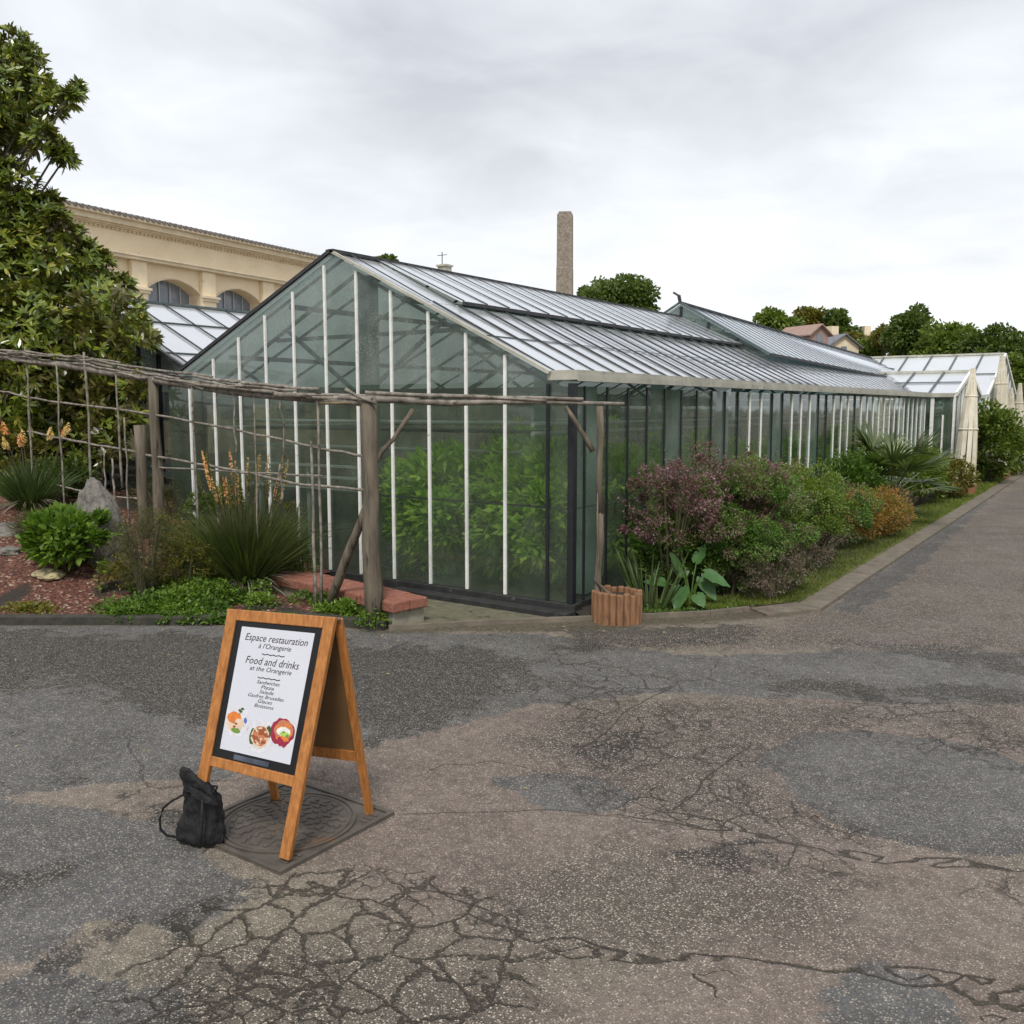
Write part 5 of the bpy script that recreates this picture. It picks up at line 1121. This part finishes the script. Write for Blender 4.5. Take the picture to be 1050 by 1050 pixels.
# iris-like blades and big elephant ear leaves beside the planter
n_ = 60; a = rng.uniform(0, 2*PI, n_); base = np.array([-3.30, 6.72, .05]); th = thing('sword_lily', tuple(base), 'upright sword-like green leaves right behind the log planter', 'plant')
leaf_mesh('blades', base+np.stack([np.cos(a)*.12, np.sin(a)*.12, a*0], 1), np.stack([np.cos(a)*.4, np.sin(a)*.4, np.ones(n_)], 1)+rng.normal(size=(n_, 3))*.12, rdir(n_), rng.uniform(.2, .6, n_), .022, M['blade'], th, 'blade', .1)
mb = MB(); mb.tube([base, base+np.array([0, 0, .3])], [.015, .005], 5); mb.build('stem', M['stem'], th)
base = np.array([-3.08, 7.0, .04]); th = thing('elephant_ear', tuple(base), 'plant with a few very large green heart-shaped leaves at the bed edge', 'plant')
big = [(-.02, -.14, .16, (.0, -.5, -.8), .24, .17), (.12, .0, .27, (.8, .3, -.35), .28, .14), (.06, .06, .22, (.6, .0, -.7), .27, .14), (-.12, .0, .3, (-.3, -.4, .9), .22, .08), (-.22, -.05, .16, (-.8, -.4, .1), .22, .13), (-.1, .08, .22, (-.6, .2, .5), .24, .13), (.08, -.08, .1, (.6, -.4, -.4), .18, .12), (0, .1, .34, (.2, .4, .8), .24, .12), (-.16, .12, .4, (-.2, 0, 1), .24, .07)]
for dx, dy, dz, dd, L_, W_ in big:
    k = 9; L_ *= .78; W_ *= .75; V = []; D_ = unit(np.array(dd, float)); Sx = unit(np.cross(D_, (0, 0, 1.)+np.array([.0, -.6, 0]))); Nn = unit(np.cross(Sx, D_))
    if Nn @ np.array([.45, -.7, .6]) < 0: Nn = -Nn
    o0 = base+np.array([dx, dy, dz])
    for i in range(k):
        t_ = i/(k-1); wv_ = W_*.62*math.sin(PI*min(1, t_**.62*.93+.07))**.75
        for s_ in (-1, -.5, 0, .5, 1): V.append(tuple(o0+D_*L_*(t_-.12*(abs(s_)**2)*(t_ < .3))+Sx*s_*wv_+Nn*(-.14*abs(s_)*wv_*-1+.006*math.sin(i*2.3+s_*4))-np.array([0, 0, .12*L_*t_*t_])))
    mb = MB(); mb.add(V, [(i*5+j, i*5+j+1, (i+1)*5+j+1, (i+1)*5+j) for i in range(k-1) for j in range(4)]); mb.build('leaf', M['ear_leaf'], th, smooth=True)
    mb = MB(); mb.tube([base+rng.normal(size=3)*.01*np.array([1, 1, 0]), (base+o0)/2+np.array([0, 0, .06]), o0], [.008, .006, .005], 6); mb.build('stalk', M['mid_green'], th)
# fan palm
base = np.array([-3.12, 14.0, .05]); th = thing('fan_palm', tuple(base), 'low fan palm with stiff radiating leaves beside the kerb strip', 'palm')
mb = MB(); mb.tube([base, base+np.array([0, 0, .35])], [.14, .12], 9, .15); mb.build('trunk', M['bark'], th)
for i in range(17):
    a_ = 2*PI*i/17+random.uniform(-.2, .2); el = random.choice((.25, .7, 1.15, 1.0)); d_ = np.array([math.cos(a_)*math.cos(el), math.sin(a_)*math.cos(el), math.sin(el)]); Lp = random.uniform(.5, .78)
    p0 = base+np.array([0, 0, .33]); p1 = p0+d_*Lp; mb = MB(); mb.tube([p0, p1], [.014, .008], 5); fr_ = mb.build('leaf_stalk', M['palm'], th)
    sd_ = unit(np.cross(d_, (0, 0, 1.))); n_ = 30; tt = np.linspace(-1.45, 1.45, n_); D_ = np.cos(tt)[:, None]*d_+np.sin(tt)[:, None]*sd_
    up_ = np.cross(sd_, d_)
    leaf_mesh('fan', np.repeat(p1[None], n_, 0), D_+rng.normal(size=(n_, 3))*.03, np.repeat(up_[None], n_, 0)+rng.normal(size=(n_, 3))*.3, .52*(.75+.25*np.cos(tt)), .032, M['palm'], fr_, 'lance', .18)
# grass strip
n_ = 46000; y = 6.9+rng.uniform(0, 1, n_)**1.7*30; k_ = np.array([kin(v_) for v_ in y]); fr_ = rng.uniform(0, 1, n_)**1.2
x = k_+.05-fr_*.55; x = np.where(y < 7.6, np.interp(y, [6.9, 7.24, 7.6], [-2.9, -2.68, -2.42])-fr_*.5, x)
P = np.stack([x, y, np.full(n_, .03)], 1); s_ = np.clip((y-5)/8, .8, 3)
o = leaf_mesh('grass', P, rng.normal(size=(n_, 3))*.6+np.array([0, 0, 1]), rdir(n_), rng.uniform(.02, .07, n_)*s_**.4, .007*s_, M['grass'], None, 'tri'); tag(o, 'short weedy grass along the concrete kerb strip', 'grass', kind='stuff')
n_ = 5000; P = np.stack([rng.uniform(-3.6, -2.7, n_), rng.uniform(6.4, 7.4, n_), np.full(n_, .03)], 1)
P = P[(P[:, 1] > np.interp(P[:, 0], [-3.6, -3.2, -2.86, -2.66], [6.14, 6.53, 6.9, 7.24])+.02)]
o = leaf_mesh('clover', P, rng.normal(size=P.shape)+np.array([0, 0, .8]), rdir(len(P)), .022, .018, M['mid_green'], None, 'oval'); tag(o, 'clover-like weeds at the corner of the planting bed', 'weeds', kind='stuff')
# mossy bits and petals on the mulch/apron
n_ = 260; xx_ = rng.uniform(-3.1, -2.4, n_); yy_ = 6.95+rng.uniform(0, .6, n_); P = np.stack([xx_, yy_, np.full(n_, .034)], 1)
M['petal'] = leafmat('petal', (.22, .08, .12), (.35, .15, .22)); o = leaf_mesh('petals', P, rng.normal(size=P.shape)*np.array([1, 1, .1]), np.tile([0, 0, 1.], (n_, 1)), .014, .011, M['petal'], None); tag(o, 'fallen pink petals at the bed corner', 'petals', kind='stuff')

# ================================================================== WICKER OBELISKS
def obelisk(label, xb, pyb, pxt, pyt, X, wmid, group='white wicker obelisks along the planting bed'):
    top = onx(pxt, pyt, X); bx = onx(xb, pyb, X); base = np.array([bx[0], bx[1], 0]); th = thing('wicker_obelisk', tuple(base), label, 'garden obelisk', group)
    hgt_ = top[2]; n = 11; tp = np.array([top[0], top[1], hgt_])
    for i in range(n):
        a_ = 2*PI*i/n; mb = MB(); o_ = np.array([math.cos(a_), math.sin(a_), 0]); r0 = wmid; pts = []
        for t_, rf in ((0, 1), (.3, .95), (.55, .8), (.75, .55), (.9, .28), (1, .06)):
            c_ = base+(tp-base)*t_; pts.append(c_+o_*r0*rf)
        for a, c_ in zip(pts[:-1], pts[1:]): mb.beam(a, c_, .085*wmid/.2, .015, up=tuple(o_))
        mb.build('slat', M['obelisk'], th)
    for t_, rf in ((.12, 1.03), (.52, .88), (.78, .54)):
        c_ = base+(tp-base)*t_; mb = MB(); mb.tube([c_+np.array([math.cos(2*PI*i/16), math.sin(2*PI*i/16), 0])*wmid*rf for i in range(17)], .018, 5); mb.build('hoop', M['obelisk'], th)
    mb = MB(); mb.tube([base+np.array([0, 0, .0]), base+np.array([0, 0, .22])], [wmid*1.1, wmid*1.3], 16); mb.build('pot', M['terracotta'], th)
obelisk('nearest white wicker obelisk, broad, standing just past the fan palm', 989, 469, 998, 378, -2.98, .19)
obelisk('second and tallest white wicker obelisk, behind the tall leafy shrub', 1025, 433, 1028, 365, -3.0, .22)
obelisk('third white wicker obelisk, small and partly hidden behind the tallest', 1036, 440, 1037, 398, -3.0, .17)
obelisk('slim white wicker obelisk farthest right along the bed', 1044, 447, 1046, 393, -2.93, .17)

# ================================================================== MAGNOLIA
dT = 11.2; tb = DD(-25, 540, dT); tb[2] = .4; mg = thing('magnolia_tree', (tb[0], tb[1], .4), 'large glossy-leaved evergreen magnolia at the left edge behind the fence', 'tree')
blobs = [(0, 95, 42), (33, 85, 20), (52, 104, 15), (72, 100, 9), (80, 92, 6), (68, 160, 8), (20, 60, 26), (10, 48, 20), (40, 138, 15), (60, 152, 10), (18, 130, 26), (-40, 110, 60), (-30, 190, 60), (10, 190, 28), (5, 230, 42), (40, 220, 24), (62, 262, 38), (20, 270, 50), (88, 262, 16), (104, 268, 9), (60, 228, 12), (52, 205, 9), (-30, 290, 70), (98, 300, 28), (126, 292, 10), (60, 320, 46), (128, 325, 24), (143, 345, 18), (95, 352, 38), (30, 350, 55), (120, 378, 24), (-40, 380, 70), (10, 400, 50), (75, 400, 40), (118, 408, 26), (140, 395, 14), (50, 440, 34), (100, 440, 24), (85, 462, 16), (15, 450, 36), (132, 428, 12), (30, 480, 34), (110, 455, 22), (60, 410, 45), (5, 350, 45)]
WP, WD = [], []
ends = []
for bx_, by_, br in blobs:
    c_ = DD(bx_, by_, dT+random.uniform(-.5, .4)); r_ = br/F*dT; nwh = int(18+br*br*.10); d = rdir(nwh); ends.append((c_, r_))
    WP.append(c_+d*r_*np.array([1, .9, 1])*(rng.uniform(.35, 1, (nwh, 1))**.5)); WD.append(unit(d+np.array([0, 0, .7])+rng.normal(size=(nwh, 3))*.3))
WP = np.concatenate(WP); WD = np.concatenate(WD); lowb = WP[:, 2] < 3.1; fy = 5.2+(-4.77-WP[:, 0])*.0614; Yn = np.where(WP[:, 1] > 6.45, rng.uniform(5.9, 6.45, len(WP)), WP[:, 1]); Yn = np.where(Yn < fy, fy+rng.uniform(0, .35, len(WP)), Yn)
kf = np.where(lowb, Yn/WP[:, 1], 1.)[:, None]; WP = _o+(WP-_o)*kf; nl = 10; print('whorls', len(WP))
P = np.repeat(WP, nl, 0); Dw = np.repeat(WD, nl, 0); rd = rdir(len(P)); perp = unit(rd-Dw*(rd*Dw).sum(1, keepdims=True)); D_ = unit(perp+Dw*rng.uniform(.1, 1.1, (len(P), 1)))
leaf_mesh('crown', P, D_, Dw+rng.normal(size=P.shape)*.2, rng.uniform(.08, .15, len(P)), rng.uniform(.026, .044, len(P)), M['magnolia'], mg, 'lance', .12)
mb = MB(); tp = DD(0, 60, dT); mid = DD(-20, 300, dT); mb.tube([(tb[0], tb[1], .1), tb+np.array([.05, 0, 1.0]), mid, DD(-5, 170, dT), tp], [.13, .11, .07, .035, .01], 9, .08)
mb.build('trunk', M['bark'], mg, smooth=True)
mb = MB()
for c_, r_ in ends:
    t_ = np.clip((c_[2]-.8)/(tp[2]-.4)-.12, .05, .9); s0 = np.array([tb[0], tb[1], .4])*(1-t_)+tp*t_; mb.tube([s0, (s0+c_)/2+np.array([0, 0, -.1]), c_, c_+unit(c_-s0)*r_*.8], [.024, .016, .009, .004], 6)
mb.build('branches', M['bark'], mg, smooth=True)

# ================================================================== BACKGROUND TREES
def tree(label, px, py, d, rw, rh, mat, n=9000, m_=46, L_=.3, base_z=0, name='tree', group='trees behind the greenhouses', rcf=.30):
    c_ = DD(px, py, d); th = thing(name, (c_[0], c_[1], 0), label, 'tree', group); r_w = rw/F*d; r_h = rh/F*d
    P, o_ = clumps(c_, (r_w*.86, r_w*.86, r_h*.86), m_, r_w*rcf, n, -1, .45)
    leaf_mesh('crown', P, o_+rng.normal(size=P.shape)*.5, rdir(len(P)), L_*rng.uniform(.6, 1.3, len(P)), L_*.6, mat, th, 'oval')
    mb = MB(); mb.tube([(c_[0], c_[1], -.1), (c_[0], c_[1], c_[2]*.5), tuple(c_)], [r_w*.12, r_w*.09, r_w*.03], 7)
    for k in range(7):
        dd = rdir(1)[0]; dd[2] = abs(dd[2])*.6; mb.tube([c_-np.array([0, 0, r_h*.6]), c_+dd*r_w*.75], [r_w*.04, r_w*.01], 5)
    mb.build('trunk', M['bark'], th)
tree('round dark green tree beside the tall brick chimney', 633, 312, 55, 44, 32, M['dark_green'], 16000, 70, .26)
tree('small tree top showing over the ridge near the gable peak', 395, 274, 42, 20, 11, M['dark_green'], 3000, 20, .2)
tree('light green tree left of the far houses', 795, 336, 78, 25, 16, M['tree_green'], 7000, 40, .34)
tree('brownish green tree above the ochre house', 832, 330, 82, 20, 15, M['olive_green'], 6000, 34, .34)
tree('dark round tree above the slate roofed house', 858, 336, 80, 20, 20, M['dark_green'], 6000, 34, .34)
tree('low light green tree right of the slate roofed house', 874, 358, 74, 22, 18, M['olive_green'], 6000, 34, .32)
tree('low yellow-green tree in front of the tiny grey roofed house', 890, 362, 70, 18, 14, M['tree_green'], 5000, 30, .3)
tree('thinly leaved tree left of the tallest far tree', 908, 344, 68, 16, 16, M['olive_green'], 1500, 20, .26)
tree('tallest dark tree behind the short greenhouse wings', 934, 348, 62, 32, 36, M['dark_green'], 15000, 60, .3)
tree('spreading green tree right of the tallest far tree', 975, 360, 58, 34, 28, M['tree_green'], 13000, 56, .3)
tree('broad green tree above the far tall wing', 1015, 364, 55, 34, 28, M['dark_green'], 12000, 56, .28)
tree('airy tree at the right edge with sky showing through', 1052, 366, 60, 30, 24, M['tree_green'], 8000, 44, .3)
tree('dense low tree right of the far wing', 1040, 398, 48, 26, 34, M['tree_green'], 11000, 50, .26)
tree('dark low tree filling the gap behind the obelisks', 1050, 425, 46, 24, 26, M['dark_green'], 9000, 44, .26)
tree('dark mass of low tree behind the near wing roof', 955, 385, 66, 60, 26, M['dark_green'], 12000, 50, .32)
# trees across the road and behind the viewer: outside the photo but reflected in the glass
SIDE = ['nearest of five trees across the road', 'second of five trees across the road', 'middle of five trees across the road', 'fourth of five trees across the road', 'farthest of five trees across the road', 'rightmost tree added behind the viewer for dark reflections in the glass', 'second from the right of the trees added behind the viewer for dark reflections', 'third from the right of the trees added behind the viewer for dark reflections', 'leftmost tree added behind the viewer for dark reflections in the glass']
for i, (x, y, hh) in enumerate([(9, 9, 5), (10, 14, 6), (9.5, 20, 5.5), (10.5, 27, 6), (9.5, 34, 6), (4, -14, 6), (-5, -16, 6), (-13, -15, 7), (-22, -13, 6)]):  # the last four are unseen, added to give the glass dark reflections
    th = thing('tree', (x, y, 0), SIDE[i], 'tree', 'trees across the road')
    P, o_ = clumps((x, y, hh*.55), (3.2, 3.2, hh*.45), 26, 1.1, 5000, -1, .4); leaf_mesh('crown', P, o_, rdir(len(P)), .3, .2, M['dark_green'], th, 'oval')
    mb = MB(); mb.tube([(x, y, -.1), (x, y, hh*.6)], [.22, .1], 7); mb.build('trunk', M['bark'], th)
